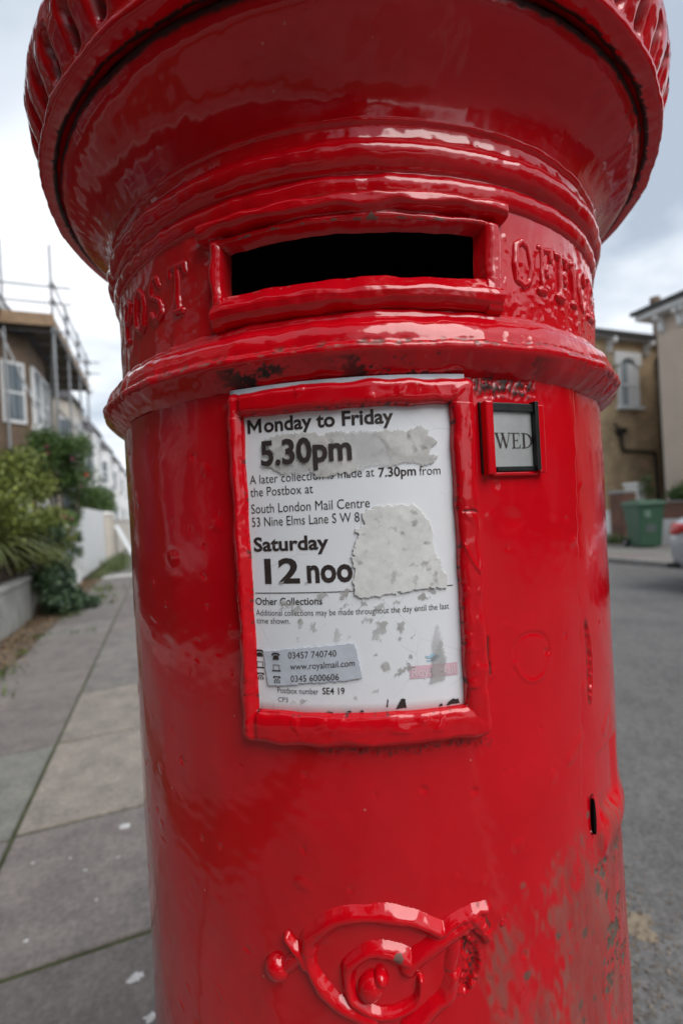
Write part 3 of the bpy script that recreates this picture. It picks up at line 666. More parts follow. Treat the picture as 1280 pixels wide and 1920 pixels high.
patch('torn_film', D([(-14.4, .0530), (-13.2, .0550), (-11.0, .0578), (-10.2, .0560), (-9, .0566), (-5.7, .0562), (-4.9, .0530), (-4.5, .0560), (-2.0, .0548), (4.0, .0540), (6.6, .0535), (9.3, .0565), (10.6, .0535), (10.2, .0500), (11.9, .0450), (11.0, .0425), (10.2, .0370), (11.5, .0350), (11.2, .0300), (9.6, .0290), (7.2, .0312), (4.0, .0290), (1.6, .0300), (-1.2, .0262), (-3.2, .0258), (-5.6, .0240), (-7.6, .0285), (-9.6, .0268), (-12.2, .0292), (-14.0, .0360), (-12.8, .0420), (-13.5, .0470)]), RP+.0008, M['torn'], nc, .0005, seed=2)['label'] = 'long grey torn strip of sticker across the time'
patch('torn_label', D([(-.2, -.0010), (1.2, .0010), (2.0, .0035), (7.4, .0028), (8.6, -.0020), (9.8, -.0090), (10.2, -.0180), (10.3, -.0275), (11.0, -.0370), (12.0, -.0470), (11.9, -.0560), (8.8, -.0558), (6.0, -.0572), (2.5, -.0585), (-1.2, -.0595), (-1.9, -.0540), (-1.5, -.0400), (-1.9, -.0330), (-1.3, -.0220), (-.7, -.0160), (-1.2, -.0130), (-.6, -.0112), (.2, -.0095)]), RP+.0009, M['torn_pale'], nc, .0005, .0005, seed=3)['label'] = 'pale torn paper label covering the last letter of noon'
st_ = patch('number_sticker', D([(-16.3, -.0955), (-9, -.0920), (-2.0, -.0895), (-1.7, -.0960), (-1.1, -.1142), (-5, -.1165), (-10.8, -.1180), (-10.9, -.1190), (-15.7, -.1205)]), RP+.0009, M['sticker'], nc, .00018, .0004, seed=4)
st_['label'] = 'small off-white sticker of telephone numbers'
RS = RP+.00135
lettering('03457 740740', -12.1, -4.8, -.1003, .0043, INK, st_, -.002, RS, rot=.05)
lettering('www.royalmail.com', -11.9, -2.2, -.1081, .0043, INK, st_, -.002, RS, rot=.06)
lettering('0345 6000606', -11.9, -4.6, -.1166, .0043, INK, st_, -.002, RS, rot=.055)
icons(st_, RS, -14.1, (-.1014, -.1098, -.1180), .9)
# scattered scuffs
rs = random.Random(21)
def blob(cx, cy, rx, ry, seed, k=13, mat='smudge', name='scuff', rot=0):
    r_ = random.Random(seed); p = []
    for i in range(k):
        t = 2*pi*i/k; q = r_.uniform(.35, 1.35); x, y = rx*q*cos(t), ry*q*sin(t); p.append((cx*KP+x*cos(rot)-y*sin(rot), cy+x*sin(rot)+y*cos(rot)))
    return patch(name, p, RP+.00045, M[mat], nc, .0008, .0002, seed)
for i, (a, b, rx, ry, ro) in enumerate([(-12.5, -.0470, .0030, .0016, .8), (-6.6, -.0575, .0055, .0030, .2), (-3.0, -.0560, .0050, .0028, .5), (-1.2, -.0520, .003, .002, .4), (-12.2, -.0630, .006, .004, -.4), (-10.5, -.0655, .005, .0024, .2), (-3.2, -.0645, .006, .0018, .3), (-.6, -.0640, .0035, .0026, .6), (2.2, -.0650, .004, .0028, .5), (4.3, -.0628, .002, .002, 1), (8.3, -.0610, .003, .004, 1.2), (9.5, -.0570, .003, .002, 0), (-10.0, -.0745, .0012, .004, .2), (-8.0, -.0790, .0030, .0040, .7), (-6.1, -.0770, .0009, .0040, -.5), (-10.5, -.0870, .0008, .0035, -.6), (-7.9, -.0900, .0012, .0022, 0), (-4.6, -.0840, .0032, .0048, -.5), (-2.7, -.0860, .0022, .002, 0), (-.2, -.0750, .0035, .003, .8), (1.9, -.0800, .0052, .0060, .3), (1.2, -.0870, .004, .0025, -.6), (4.8, -.0800, .0035, .0055, .2), (4.6, -.0870, .003, .0014, .2), (6.4, -.0860, .0009, .0036, -.7), (7.2, -.0685, .0012, .0014, 0), (2.2, -.1075, .0050, .0030, -.3), (4.6, -.1110, .0055, .0030, .4), (5.8, -.1080, .002, .0030, .3), (6.0, -.1010, .0012, .0022, 0), (.9, -.0985, .0010, .001, 0), (.6, -.1240, .0022, .0012, .3), (-2.4, -.1275, .0016, .0014, 0), (-10.2, -.1305, .003, .0015, .1), (-12.0, -.1315, .002, .001, 0), (-8.7, -.0480, .002, .001, .7)]):
    blob(a, b, rx, ry, 300+i, rot=ro)
patch('scuff', D([(9.9, -.0800), (10.5, -.0812), (11.0, -.0990), (11.3, -.1080), (10.9, -.1190), (8.6, -.1205), (9.0, -.1080), (9.2, -.0960)]), RP+.0011, M['smudge'], nc, .0005, .0002, 7)
wrapgrid('pink_panel', 5.7*KP, 12.9*KP, -.1165, -.1078, RP+.0003, M['pink'], nc, 12, 2, 0)
lettering('Royal Mail', 6.0, 12.5, -.1150, .0056, M['pink_white'], nc, .01, RP+.00055)
for pts in ([(8.3, -.1035), (10.0, -.1035), (10.3, -.1010), (9.7, -.1018), (9.15, -.0998), (8.6, -.1018), (8.0, -.1010)], [(8.3, -.1055), (10.0, -.1055), (10.0, -.1042), (8.3, -.1042)]):
    patch('crown_print', D(pts), RP+.0003, M['cyan'], nc, .0001, .0001, 9)
for i, (a, b, rx, ry) in enumerate([(4.2, -.1325, .0036, .0036), (2.2, -.1320, .0008, .0030), (11.8, -.1345, .0050, .0022), (-3.5, -.1368, .002, .0008), (-1.6, -.1368, .0015, .0007), (10.0, -.1360, .0014, .001), (-6.5, -.1372, .003, .0006)]):
    patch('missing_chip', [(a*KP-rx, b-ry), (a*KP+rx, b-ry*.9), (a*KP+rx*.9, b+ry*.8), (a*KP+rx*.1, b+ry), (a*KP-rx*.5, b+ry*.1)], RP+.0005, INK, nc, .0002, .0002, 40+i)

# --- the enamel day tab in its holder
M['tab'] = simple('brushed pale tab', (.47, .49, .49), .33, .10, 70, .15, 300, metal=.35, bdist=.0005)
KT = .2640*pi/180
def wbar(mb, p0, p1, v0, v1, r0_, r1_, n=6):
    us = np.linspace(p0, p1, n)
    for a, b in zip(us[:-1], us[1:]):
        q = [tuple(cylpt(np.array(x), r, H0+v)) for x, v, r in [(a, v0, r0_), (b, v0, r0_), (b, v1, r0_), (a, v1, r0_), (a, v0, r1_), (b, v0, r1_), (b, v1, r1_), (a, v1, r1_)]]
        n_ = len(mb.v); mb.v += q
        mb.f += [(n_, n_+1, n_+2, n_+3), (n_+4, n_+7, n_+6, n_+5), (n_, n_+4, n_+5, n_+1), (n_+3, n_+2, n_+6, n_+7)]
        if a == us[0]: mb.f.append((n_, n_+3, n_+7, n_+4))
        if b == us[-1]: mb.f.append((n_+1, n_+5, n_+6, n_+2))
    return mb
holder = wbar(MB(), 18.7, 29.6, .0212, .0725, .2660, .2695).build('tab_holder', M['black_metal'], box_root, bevel=.0006)
fl = wbar(MB(), 18.9, 20.25, .0205, .0722, .2660, .2755, 3); fr = wbar(MB(), 28.9, 30.4, .0210, .0715, .2660, .2738, 3); fb = wbar(MB(), 20.25, 28.9, .0195, .0226, .2660, .2715, 6)
for q in (fl, fr, fb): q.build('flange', M['paint'], holder, bevel=.0012)
wbar(MB(), 20.3, 28.2, .0655, .0712, .2696, .2732, 6).build('steel_rail', M['black_metal'], holder, bevel=.0005)
wbar(MB(), 20.9, 28.8, .0228, .0262, .2696, .2722, 6).build('steel_rail', M['black_metal'], holder, bevel=.0005)
wbar(MB(), 28.1, 28.85, .0232, .0732, .2696, .2750, 2).build('steel_rail', M['black_metal'], holder, bevel=.0004)
tab = wbar(MB(), 20.4, 28.05, .0258, .0658, .2697, .2708, 8).build('day_tab', M['tab'], box_root); tab['label'] = 'pale metal tab reading WED'
def serif(parts, phi0, v0, w, h_):
    """letters cut as stroke polygons in a unit box"""
    mb = MB()
    for pts in parts:
        q = [tuple(cylpt(np.array(phi0+x*w), .27105, H0+v0+y*h_)) for x, y in pts]; n = len(mb.v); mb.v += q; mb.f.append(tuple(range(n, n+len(q))))
    mb.build('engraved_letter', INK, tab)
SV0, SH = .0392, .0112
serif([[(.05, 1), (.18, 1), (.36, .2), (.33, 0), (.30, 0)], [(.33, 0), (.36, 0), (.53, .92), (.50, 1)], [(.40, 1), (.53, 1), (.71, .2), (.68, 0), (.65, 0)], [(.68, 0), (.71, 0), (.93, 1), (.89, 1)], [(-.02, .96), (.28, .96), (.28, 1), (-.02, 1)], [(.36, .96), (.60, .96), (.60, 1), (.36, 1)], [(.80, .96), (1.02, .96), (1.02, 1), (.80, 1)]], 20.8, SV0, 3.05, SH)
serif([[(.15, 0), (.32, 0), (.32, 1), (.15, 1)], [(0, 0), (.9, 0), (.9, .05), (0, .05)], [(0, .95), (.86, .95), (.86, 1), (0, 1)], [(.32, .48), (.66, .48), (.66, .53), (.32, .53)], [(.90, .0), (.96, .24), (.91, .24), (.80, .05)], [(.82, .98), (.87, .98), (.87, .78), (.84, .78)], [(.63, .38), (.67, .38), (.67, .64), (.63, .64)]], 23.95, SV0, 1.75, SH)
dd_ = [(.30, 0), (.30, .05)] ; arc_o = [(.25+.75*sin(pi*i/12)*1.0, .5-.5*cos(pi*i/12)) for i in range(13)]; arc_i = [(.25+.57*sin(pi*i/12), .5-.45*cos(pi*i/12)) for i in range(13)]
segs = [[arc_o[i], arc_o[i+1], arc_i[i+1], arc_i[i]] for i in range(12)]
serif([[(.13, 0), (.30, 0), (.30, 1), (.13, 1)], [(0, 0), (.32, 0), (.32, .05), (0, .05)], [(0, .95), (.32, .95), (.32, 1), (0, 1)]]+segs, 25.85, SV0, 2.25, SH)
# ------------------------------------------------------------------ street materials
def asphalt():
    m, nt, b = newmat('worn asphalt'); N = nt.nodes.new; L = nt.links.new; tc = N('ShaderNodeTexCoord')
    def nz(s, d, r=.65):
        n = N('ShaderNodeTexNoise'); n.inputs['Scale'].default_value = s; n.inputs['Detail'].default_value = d; n.inputs['Roughness'].default_value = r; L(tc.outputs['Object'], n.inputs['Vector']); return n.outputs[0]
    def rp(i, p0, p1, c0, c1):
        r = N('ShaderNodeValToRGB'); r.color_ramp.elements[0].position = p0; r.color_ramp.elements[1].position = p1; r.color_ramp.elements[0].color = c0; r.color_ramp.elements[1].color = c1; L(i, r.inputs[0]); return r.outputs[0]
    a = rp(nz(1.6, 7), .3, .7, (.105, .103, .104, 1), (.165, .162, .160, 1)); g_ = rp(nz(95, 4, .8), .33, .68, (.55, .55, .56, 1), (1.5, 1.46, 1.4, 1)); h_ = rp(nz(26, 3, .6), .38, .62, (.85, .85, .85, 1), (1.12, 1.12, 1.12, 1))
    m1 = N('ShaderNodeMixRGB'); m1.blend_type = 'MULTIPLY'; m1.inputs[0].default_value = 1; L(a, m1.inputs[1]); L(g_, m1.inputs[2])
    m2 = N('ShaderNodeMixRGB'); m2.blend_type = 'MULTIPLY'; m2.inputs[0].default_value = 1; L(m1.outputs[0], m2.inputs[1]); L(h_, m2.inputs[2]); L(m2.outputs[0], b.inputs['Base Color'])
    b.inputs['Roughness'].default_value = .85; bp = N('ShaderNodeBump'); bp.inputs['Strength'].default_value = .6; bp.inputs['Distance'].default_value = .006; L(g_, bp.inputs['Height']); L(bp.outputs[0], b.inputs['Normal'])
    return m
M['asphalt'] = asphalt()
M['slab_joint'] = simple('mossy joint', (.050, .055, .022), .95, .5, 9, .5, 60)
M['kerb'] = simple('granite kerb', (.25, .24, .225), .8, .2, 14, .3, 90, bdist=.003)
M['dirt'] = simple('soil and leaf litter', (.13, .095, .065), .95, .55, 14, .8, 60, bdist=.02)
M['concrete'] = simple('pale concrete', (.42, .41, .38), .85, .15, 5, .3, 50, bdist=.004)
M['render_wall'] = simple('weathered grey render', (.36, .36, .335), .9, .28, 4, .4, 40)
M['white_wall'] = simple('white painted render', (.80, .80, .79), .8, .12, 3, .2, 30)
M['white_paint'] = simple('white joinery paint', (.74, .75, .75), .5, .06, 5)
M['cream'] = simple('cream stucco', (.58, .53, .46), .8, .10, 2)
M['beige'] = simple('beige render', (.58, .48, .39), .9, .08, 1.2, .3, 30)
M['slate'] = simple('grey slate', (.085, .082, .09), .7, .3, 5)
M['pipe'] = simple('black painted pipe', (.02, .018, .017), .45, .3, 8)
M['galv'] = simple('galvanised scaffold tube', (.30, .31, .32), .45, .15, 7, metal=.5)
M['board'] = simple('scaffold board', (.30, .20, .12), .8, .3, 6)
M['board_dark'] = simple('damp scaffold board', (.11, .085, .06), .85, .4, 6)  # shade under the platform put into the board colour
M['timber'] = simple('dark stained sleeper', (.055, .032, .022), .75, .4, 9, .4, 50)
M['bark'] = simple('bark', (.10, .075, .05), .9, .3, 20)
M['bin'] = simple('green polythene', (.045, .115, .068), .42, .10, 5, .1, 60)
M['rubber'] = simple('black rubber', (.02, .02, .02), .8, .2, 10)
M['silver'] = simple('silver car paint', (.52, .54, .58), .28, .03, 6, metal=.55)
M['trim'] = simple('black plastic trim', (.025, .025, .027), .5, .2, 8)
M['tail'] = simple('red lamp lens', (.52, .02, .02), .15, .05, 8)
M['orange'] = simple('orange enamel', (.78, .34, .01), .4, .08, 9)
M['soffit'] = simple('grey painted soffit', (.42, .42, .43), .7, .08, 3)
def glass():
    m, nt, b = newmat('window glass'); b.inputs['Base Color'].default_value = (.10, .13, .15, 1); b.inputs['Roughness'].default_value = .06; b.inputs['Specular IOR Level'].default_value = .8
    return m
M['glass'] = glass()
def brickm(name, c1, c2, mort, scale=1.0):
    m, nt, b = newmat(name); N = nt.nodes.new; L = nt.links.new
    tc = N('ShaderNodeTexCoord'); sp = N('ShaderNodeSeparateXYZ'); L(tc.outputs['Object'], sp.inputs[0])
    a = N('ShaderNodeMath'); a.operation = 'ADD'; L(sp.outputs[0], a.inputs[0]); L(sp.outputs[1], a.inputs[1])
    cb = N('ShaderNodeCombineXYZ'); L(a.outputs[0], cb.inputs[0]); L(sp.outputs[2], cb.inputs[1])
    br = N('ShaderNodeTexBrick'); br.inputs['Scale'].default_value = 1; br.inputs['Brick Width'].default_value = .225; br.inputs['Row Height'].default_value = .075; br.inputs['Mortar Size'].default_value = .008
    br.inputs['Color1'].default_value = c1+(1,); br.inputs['Color2'].default_value = c2+(1,); br.inputs['Mortar'].default_value = mort+(1,); L(cb.outputs[0], br.inputs['Vector'])
    n = N('ShaderNodeTexNoise'); n.inputs['Scale'].default_value = 1.4; n.inputs['Detail'].default_value = 6; L(tc.outputs['Object'], n.inputs['Vector'])
    r = N('ShaderNodeValToRGB'); r.color_ramp.elements[0].position = .3; r.color_ramp.elements[0].color = (.62, .60, .58, 1); r.color_ramp.elements[1].position = .65; r.color_ramp.elements[1].color = (1.1, 1.08, 1.02, 1); L(n.outputs[0], r.inputs[0])
    mx = N('ShaderNodeMixRGB'); mx.blend_type = 'MULTIPLY'; mx.inputs[0].default_value = 1; L(br.outputs[0], mx.inputs[1]); L(r.outputs[0], mx.inputs[2]); L(mx.outputs[0], b.inputs['Base Color'])
    bp = N('ShaderNodeBump'); bp.inputs['Strength'].default_value = .5; bp.inputs['Distance'].default_value = .01; L(br.outputs['Fac'], bp.inputs['Height']); bp.invert = True; L(bp.outputs[0], b.inputs['Normal'])
    b.inputs['Roughness'].default_value = .9
    return m
M['stock_brick'] = brickm('yellow stock brick', (.62, .46, .27), (.50, .36, .22), (.36, .31, .25))
M['brown_brick'] = brickm('brown stock brick', (.19, .12, .08), (.13, .088, .06), (.20, .17, .14))
M['red_brick'] = brickm('red brick', (.26, .10, .065), (.17, .075, .055), (.25, .22, .19))
def slab_mat():
    """colour of each slab comes from the object's own colour; mottling, grit and gum marks on top"""
    m, nt, b = newmat('paving stone'); N = nt.nodes.new; L = nt.links.new
    oi = N('ShaderNodeObjectInfo'); tc = N('ShaderNodeTexCoord'); G = N('ShaderNodeNewGeometry')
    of = N('ShaderNodeVectorMath'); of.operation = 'ADD'; L(G.outputs['Position'], of.inputs[0]); L(oi.outputs['Random'], of.inputs[1]); V = G.outputs['Position']
    n = N('ShaderNodeTexNoise'); n.inputs['Scale'].default_value = 7; n.inputs['Detail'].default_value = 9; n.inputs['Roughness'].default_value = .7; L(V, n.inputs['Vector'])
    r = N('ShaderNodeValToRGB'); r.color_ramp.elements[0].position = .32; r.color_ramp.elements[0].color = (.70, .69, .70, 1); r.color_ramp.elements[1].position = .64; r.color_ramp.elements[1].color = (1.12, 1.10, 1.06, 1); L(n.outputs[0], r.inputs[0])
    mx = N('ShaderNodeMixRGB'); mx.blend_type = 'MULTIPLY'; mx.inputs[0].default_value = 1; L(oi.outputs['Color'], mx.inputs[1]); L(r.outputs[0], mx.inputs[2])
    n2 = N('ShaderNodeTexNoise'); n2.inputs['Scale'].default_value = 48; n2.inputs['Detail'].default_value = 8; n2.inputs['Roughness'].default_value = .85; L(V, n2.inputs['Vector'])
    r2 = N('ShaderNodeValToRGB'); r2.color_ramp.elements[0].position = .35; r2.color_ramp.elements[0].color = (.62, .61, .62, 1); r2.color_ramp.elements[1].position = .66; r2.color_ramp.elements[1].color = (1.4, 1.36, 1.32, 1); L(n2.outputs[0], r2.inputs[0])
    m2 = N('ShaderNodeMixRGB'); m2.blend_type = 'MULTIPLY'; m2.inputs[0].default_value = 1; L(mx.outputs[0], m2.inputs[1]); L(r2.outputs[0], m2.inputs[2])
    vo = N('ShaderNodeTexVoronoi'); vo.inputs['Scale'].default_value = 15; L(V, vo.inputs['Vector'])
    r3 = N('ShaderNodeValToRGB'); r3.color_ramp.elements[0].position = .07; r3.color_ramp.elements[0].color = (.22, .22, .22, 1); r3.color_ramp.elements[1].position = .11; r3.color_ramp.elements[1].color = (0, 0, 0, 1); L(vo.outputs['Distance'], r3.inputs[0])
    m3 = N('ShaderNodeMixRGB'); L(r3.outputs[0], m3.inputs[0]); L(m2.outputs[0], m3.inputs[1]); m3.inputs[2].default_value = (.27, .23, .21, 1); L(m3.outputs[0], b.inputs['Base Color'])
    b.inputs['Roughness'].default_value = .85
    bp = N('ShaderNodeBump'); bp.inputs['Strength'].default_value = .5; bp.inputs['Distance'].default_value = .002; L(n2.outputs[0], bp.inputs['Height']); L(bp.outputs[0], b.inputs['Normal'])
    return m
M['slab'] = slab_mat()
def leafm(name, c1, c2, rough=.5):
    m, nt, b = newmat(name); N = nt.nodes.new; L = nt.links.new
    at = N('ShaderNodeAttribute'); at.attribute_name = 'tone'
    r = N('ShaderNodeValToRGB'); r.color_ramp.elements[0].color = c1+(1,); r.color_ramp.elements[1].color = c2+(1,); L(at.outputs['Fac'], r.inputs[0]); L(r.outputs[0], b.inputs['Base Color'])
    b.inputs['Roughness'].default_value = rough
    return m
M['leaf_olive'] = leafm('olive shrub leaf', (.07, .10, .018), (.30, .34, .06))
M['leaf_green'] = leafm('mid green leaf', (.025, .065, .016), (.15, .25, .05))
M['leaf_dark'] = leafm('dark ivy leaf', (.018, .045, .022), (.12, .19, .09))
M['leaf_grass'] = leafm('verge weed', (.05, .075, .025), (.15, .19, .06))
M['strap'] = leafm('strap leaf', (.05, .07, .02), (.17, .19, .06))
M['pinkflower'] = simple('pink petal', (.60, .13, .32), .6, .2, 30)
M['redflower'] = simple('red petal', (.75, .05, .03), .6, .2, 30)
M['litter'] = simple('dry leaf', (.20, .13, .07), .9, .4, 20)
M['gravel'] = simple('road grit', (.20, .16, .12), .9, .4, 40)

# ------------------------------------------------------------------ ground, road, pavements
def plane(name, x0, x1, y0, y1, z, mat, kind='structure', parent=None):
    return tag(mesh(name, [(x0, y0, z), (x1, y0, z), (x1, y1, z), (x0, y1, z)], [(0, 1, 2, 3)], mat, parent), kind=kind)
plane('ground', -600, 600, -600, 900, -.125, M['dirt'])
plane('road', .74, 8.2, -60, 420, -.10, M['asphalt'])
pav = MB().box(-1.62, .60, -30, 300, -.12, -.006).build('pavement', M['slab_joint'], kind='structure')
SC = {'pink': (.200, .180, .172), 'grey': (.198, .190, .180), 'green': (.198, .200, .184), 'tan': (.270, .245, .217), 'dark': (.175, .160, .153), 'light': (.40, .39, .37)}
rows = [-3.2, -2.42, -1.62, -.82, 0.0, .75, 1.51, 2.185, 3.01, 3.845, 4.50, 5.16, 5.85, 6.55, 7.25, 7.95, 8.7, 9.4, 10.1, 10.8, 11.55]
cols = [-1.27, -.59, .09, .60]
colr = {(7, 0): 'grey', (7, 1): 'tan', (8, 0): 'green' , (8, 1): 'tan', (6, 0): 'dark', (6, 1): 'pink', (9, 0): 'pink', (9, 1): 'grey', (10, 0): 'pink', (10, 1): 'grey', (5, 1): 'dark', (5, 0): 'dark', (11, 0): 'pink', (12, 0): 'grey'}
colr[(7, 0)] = 'green'; colr[(8, 0)] = 'pink'; colr[(6, 0)] = 'grey'; colr[(6, 1)] = 'pink'; colr[(8, 1)] = 'tan'; colr[(7, 1)] = 'tan'
rs = random.Random(4)
def slab_mesh(wx, wy, tilt):
    e_ = .004; b = MB(); z = [rs.uniform(-.0025, .0025) for _ in range(4)]
    b.v = [(0, 0, -.05), (wx, 0, -.05), (wx, wy, -.05), (0, wy, -.05), (0, 0, -.005), (wx, 0, -.005), (wx, wy, -.005), (0, wy, -.005), (e_, e_, z[0]), (wx-e_, e_, z[1]), (wx-e_, wy-e_, z[2]), (e_, wy-e_, z[3])]
    b.f = [(0, 1, 5, 4), (1, 2, 6, 5), (2, 3, 7, 6), (3, 0, 4, 7), (4, 5, 9, 8), (5, 6, 10, 9), (6, 7, 11, 10), (7, 4, 8, 11), (8, 9, 10, 11)]
    return b
for i in range(len(rows)-1):
    for j in range(3):
        if rows[i] < -.1 and j == 1 and False: continue
        off = .028 if j == 0 else 0
        x0, x1 = cols[j]+.007+rs.uniform(0, .003), cols[j+1]-.007-rs.uniform(0, .003); y0, y1 = rows[i]+.008-off*(i > 5)*.6, rows[i+1]-.008-off*.6
        s_ = slab_mesh(x1-x0, y1-y0, 0).build('paving_slab', M['slab'], pav); s_.location = (x0, y0, 0)
        c = SC[colr.get((i, j), rs.choice(['pink', 'grey', 'pink', 'dark']))]; k = rs.uniform(.92, 1.08); s_.color = (c[0]*k, c[1]*k, c[2]*k, 1)
# beyond the counted slabs the paving runs on as darker, finer ground; a pale crossing strip first
s_ = MB().box(-1.27, .60, 11.56, 12.25, -.05, .006).build('crossing_strip', M['concrete'], pav)
MB().box(-1.45, .60, 12.26, 120, -.05, 0).build('far_paving', simple('far paving', (.155, .145, .14), .9, .15, 2.5), pav)
# stains on the paving
M['stain'] = simple('dried white stain', (.55, .54, .53), .8, .2, 60)
def splat(cx, cy, r, seed, mat, name, parent, z=.0045, k=22):
    r_ = random.Random(seed); v = [(cx, cy, z+.0015)]
    for i in range(k): t = 2*pi*i/k; q = r*r_.uniform(.5, 1.15); v.append((cx+q*cos(t), cy+q*sin(t)*.8, z-.004))
    return mesh(name, v, [(0, 1+i, 1+(i+1) % k) for i in range(k)], mat, parent)
for i, (x, y, r) in enumerate([(-.19, 2.06, .026), (-.12, 1.37, .022), (-.08, 1.245, .018), (-.42, 1.62, .008), (-.30, 1.86, .008), (-.36, 1.95, .006), (-.48, 1.98, .007), (-.25, 1.7, .007), (-.2, 1.88, .007)]): splat(x, y, r, 60+i, M['stain'], 'dried_stain', pav)
# near kerb
kb = empty('kerb', (0, 0, 0)); tag(kb, kind='structure')
for i in range(16):
    y = -3.0+i*.915; MB().box(.606, .738, y+.004, y+.907, -.14, .002+rs.uniform(-.002, .002)).build('kerb_stone', M['kerb'], kb, bevel=.008)
# far side: kerb, pavement
fk = empty('far_kerb', (0, 0, 0)); tag(fk, kind='structure')
for i in range(38):
    y = 1.0+i*.915; MB().box(8.2, 8.34, y+.004, y+.911, -.14, .0).build('kerb_stone', M['kerb'], fk, bevel=.008)
MB().box(8.2, 8.34, 35.8, 200, -.14, .0).build('kerb_run', M['kerb'], fk); MB().box(8.2, 8.34, -40, .99, -.14, .0).build('kerb_run', M['kerb'], fk)
fp = MB().box(8.345, 11.3, -40, 300, -.12, -.006).build('far_pavement', M['slab_joint'], kind='structure')
for i in range(13):
    for j in range(4):
        x0 = 8.35+j*.735; y0 = 4.2+i*.80
        s_ = slab_mesh(.725, .79, 0).build('paving_slab', M['slab'], fp); s_.location = (x0, y0, 0); c = SC[rs.choice(['pink', 'grey', 'green', 'pink'])]; k = rs.uniform(1.05, 1.3); s_.color = (c[0]*k, c[1]*k, c[2]*k, 1)
MB().box(8.35, 11.29, 14.6, 300, -.05, 0).build('far_paving', bpy.data.materials['far paving'], fp); MB().box(8.35, 11.29, -40, 4.19, -.05, 0).build('far_paving', bpy.data.materials['far paving'], fp)

def scatter(name, n, fn, size, mat, kind='stuff', flat=False, seed=0, parent=None, label=None, cat=None, tone=True, aspect=1.6, fold=.3):
    """leaf-sized faces: each a folded diamond at a random angle"""
    g = np.random.default_rng(seed); P = fn(g, n); n = len(P)
    if flat: nrm = np.stack([g.normal(0, .35, n), g.normal(0, .35, n), np.ones(n)], -1)
    else: nrm = g.normal(size=(n, 3)); nrm[:, 2] = np.abs(nrm[:, 2])+.25
    nrm /= np.linalg.norm(nrm, axis=1)[:, None]
    t = g.normal(size=(n, 3)); t -= (t*nrm).sum(1)[:, None]*nrm; t /= np.linalg.norm(t, axis=1)[:, None]; b = np.cross(nrm, t)
    s = size*g.uniform(.55, 1.25, n)[:, None]; w = s/aspect
    V = np.stack([P-t*s*.5, P+b*w*.5+nrm*w*fold-t*s*.08, P+t*s*.5-nrm*w*.2, P-b*w*.5+nrm*w*fold-t*s*.08], 1).reshape(-1, 3)
    i0 = np.arange(n)*4; F = np.stack([i0, i0+1, i0+2, i0, i0+2, i0+3], -1).reshape(-1, 3)
    me = bpy.data.meshes.new(name); me.vertices.add(len(V)); me.vertices.foreach_set('co', V.astype(np.float32).ravel())
    me.loops.add(F.size); me.loops.foreach_set('vertex_index', F.astype(np.int32).ravel()); me.polygons.add(len(F)); me.polygons.foreach_set('loop_start', np.arange(0, F.size, 3, dtype=np.int32)); me.update(calc_edges=True)
    at = me.attributes.new('tone', 'FLOAT', 'POINT'); tn = np.clip(g.normal(.4, .25, n), 0, 1); at.data.foreach_set('value', np.repeat(tn, 4).astype(np.float32))
    me.materials.append(mat); o = link(name, me, parent)
    return tag(o, label, cat, kind=kind)
def clump(cs, shell=.55, flat_bottom=None):
    """points in a set of ellipsoid clumps, thicker towards their skins: (x,y,z,rx,ry,rz,weight)"""
    def fn(g, n):
        w_ = np.array([c[6] if len(c) > 6 else c[3]*c[4]*c[5] for c in cs]); k = g.choice(len(cs), n, p=w_/w_.sum()); c = np.array([q[:6] for q in cs])[k]
        d = g.normal(size=(n, 3)); d /= np.linalg.norm(d, axis=1)[:, None]; r = (shell+(1-shell)*g.random(n))**1.0*g.uniform(.75, 1.12, n)
        p = c[:, :3]+d*c[:, 3:]*r[:, None]
        p = p[p[:, 2] > .01]
        return p
    return fn
# dirt strip with leaf litter and weeds along the garden walls
g = np.random.default_rng(3); xs = np.linspace(-1.62, -1.27, 9); ys = np.linspace(2, 11.5, 140); X, Y = np.meshgrid(xs, ys, indexing='ij')
Zh = .004+.018*snoise(np.stack([X, Y, X*0], -1), .35, 301)*.6+.008*snoise(np.stack([X, Y, X*0], -1), .09, 302); Zh[-1] = -.004
o = grid('dirt_strip', np.stack([X, Y, np.clip(Zh, -.012, .05)], -1), M['dirt'], None); tag(o, kind='structure')
scatter('leaf_litter', 1500, lambda g, n: np.stack([np.clip(g.normal(-1.48, .12, n), -1.61, -1.15), g.uniform(3, 11.5, n), g.uniform(.01, .03, n)], -1), .045, M['litter'], flat=True, seed=5, label='dry leaves and litter scattered along the garden wall foot', cat='leaf litter')
def tufts(name, spots, seed, h=.10, n=60, spread=.10, parent=None, label=None):
    g = np.random.default_rng(seed); V = []; F = []; T = []
    for (x, y, s) in spots:
        for i in range(int(n*s)):
            bx, by = x+g.normal(0, spread*s), y+g.normal(0, spread*s*1.6); L_ = h*s*g.uniform(.4, 1.2); a = g.uniform(0, 2*pi); le = g.uniform(.1, .7)*L_; w_ = .004+.004*s
            n0 = len(V); px, py = -sin(a)*w_, cos(a)*w_
            V += [(bx-px, by-py, 0), (bx+px, by+py, 0), (bx+cos(a)*le*.4-px*.8, by+sin(a)*le*.4-py*.8, L_*.6), (bx+cos(a)*le*.4+px*.8, by+sin(a)*le*.4+py*.8, L_*.6), (bx+cos(a)*le, by+sin(a)*le, L_)]
            F += [(n0, n0+1, n0+3, n0+2), (n0+2, n0+3, n0+4)]; T += [g.uniform(0, 1)]*5
    me = bpy.data.meshes.new(name); me.from_pydata(V, [], F); at = me.attributes.new('tone', 'FLOAT', 'POINT'); at.data.foreach_set('value', np.array(T, np.float32)); me.materials.append(M['leaf_grass']); o = link(name, me, parent)
    return tag(o, label, 'weeds', kind='stuff')
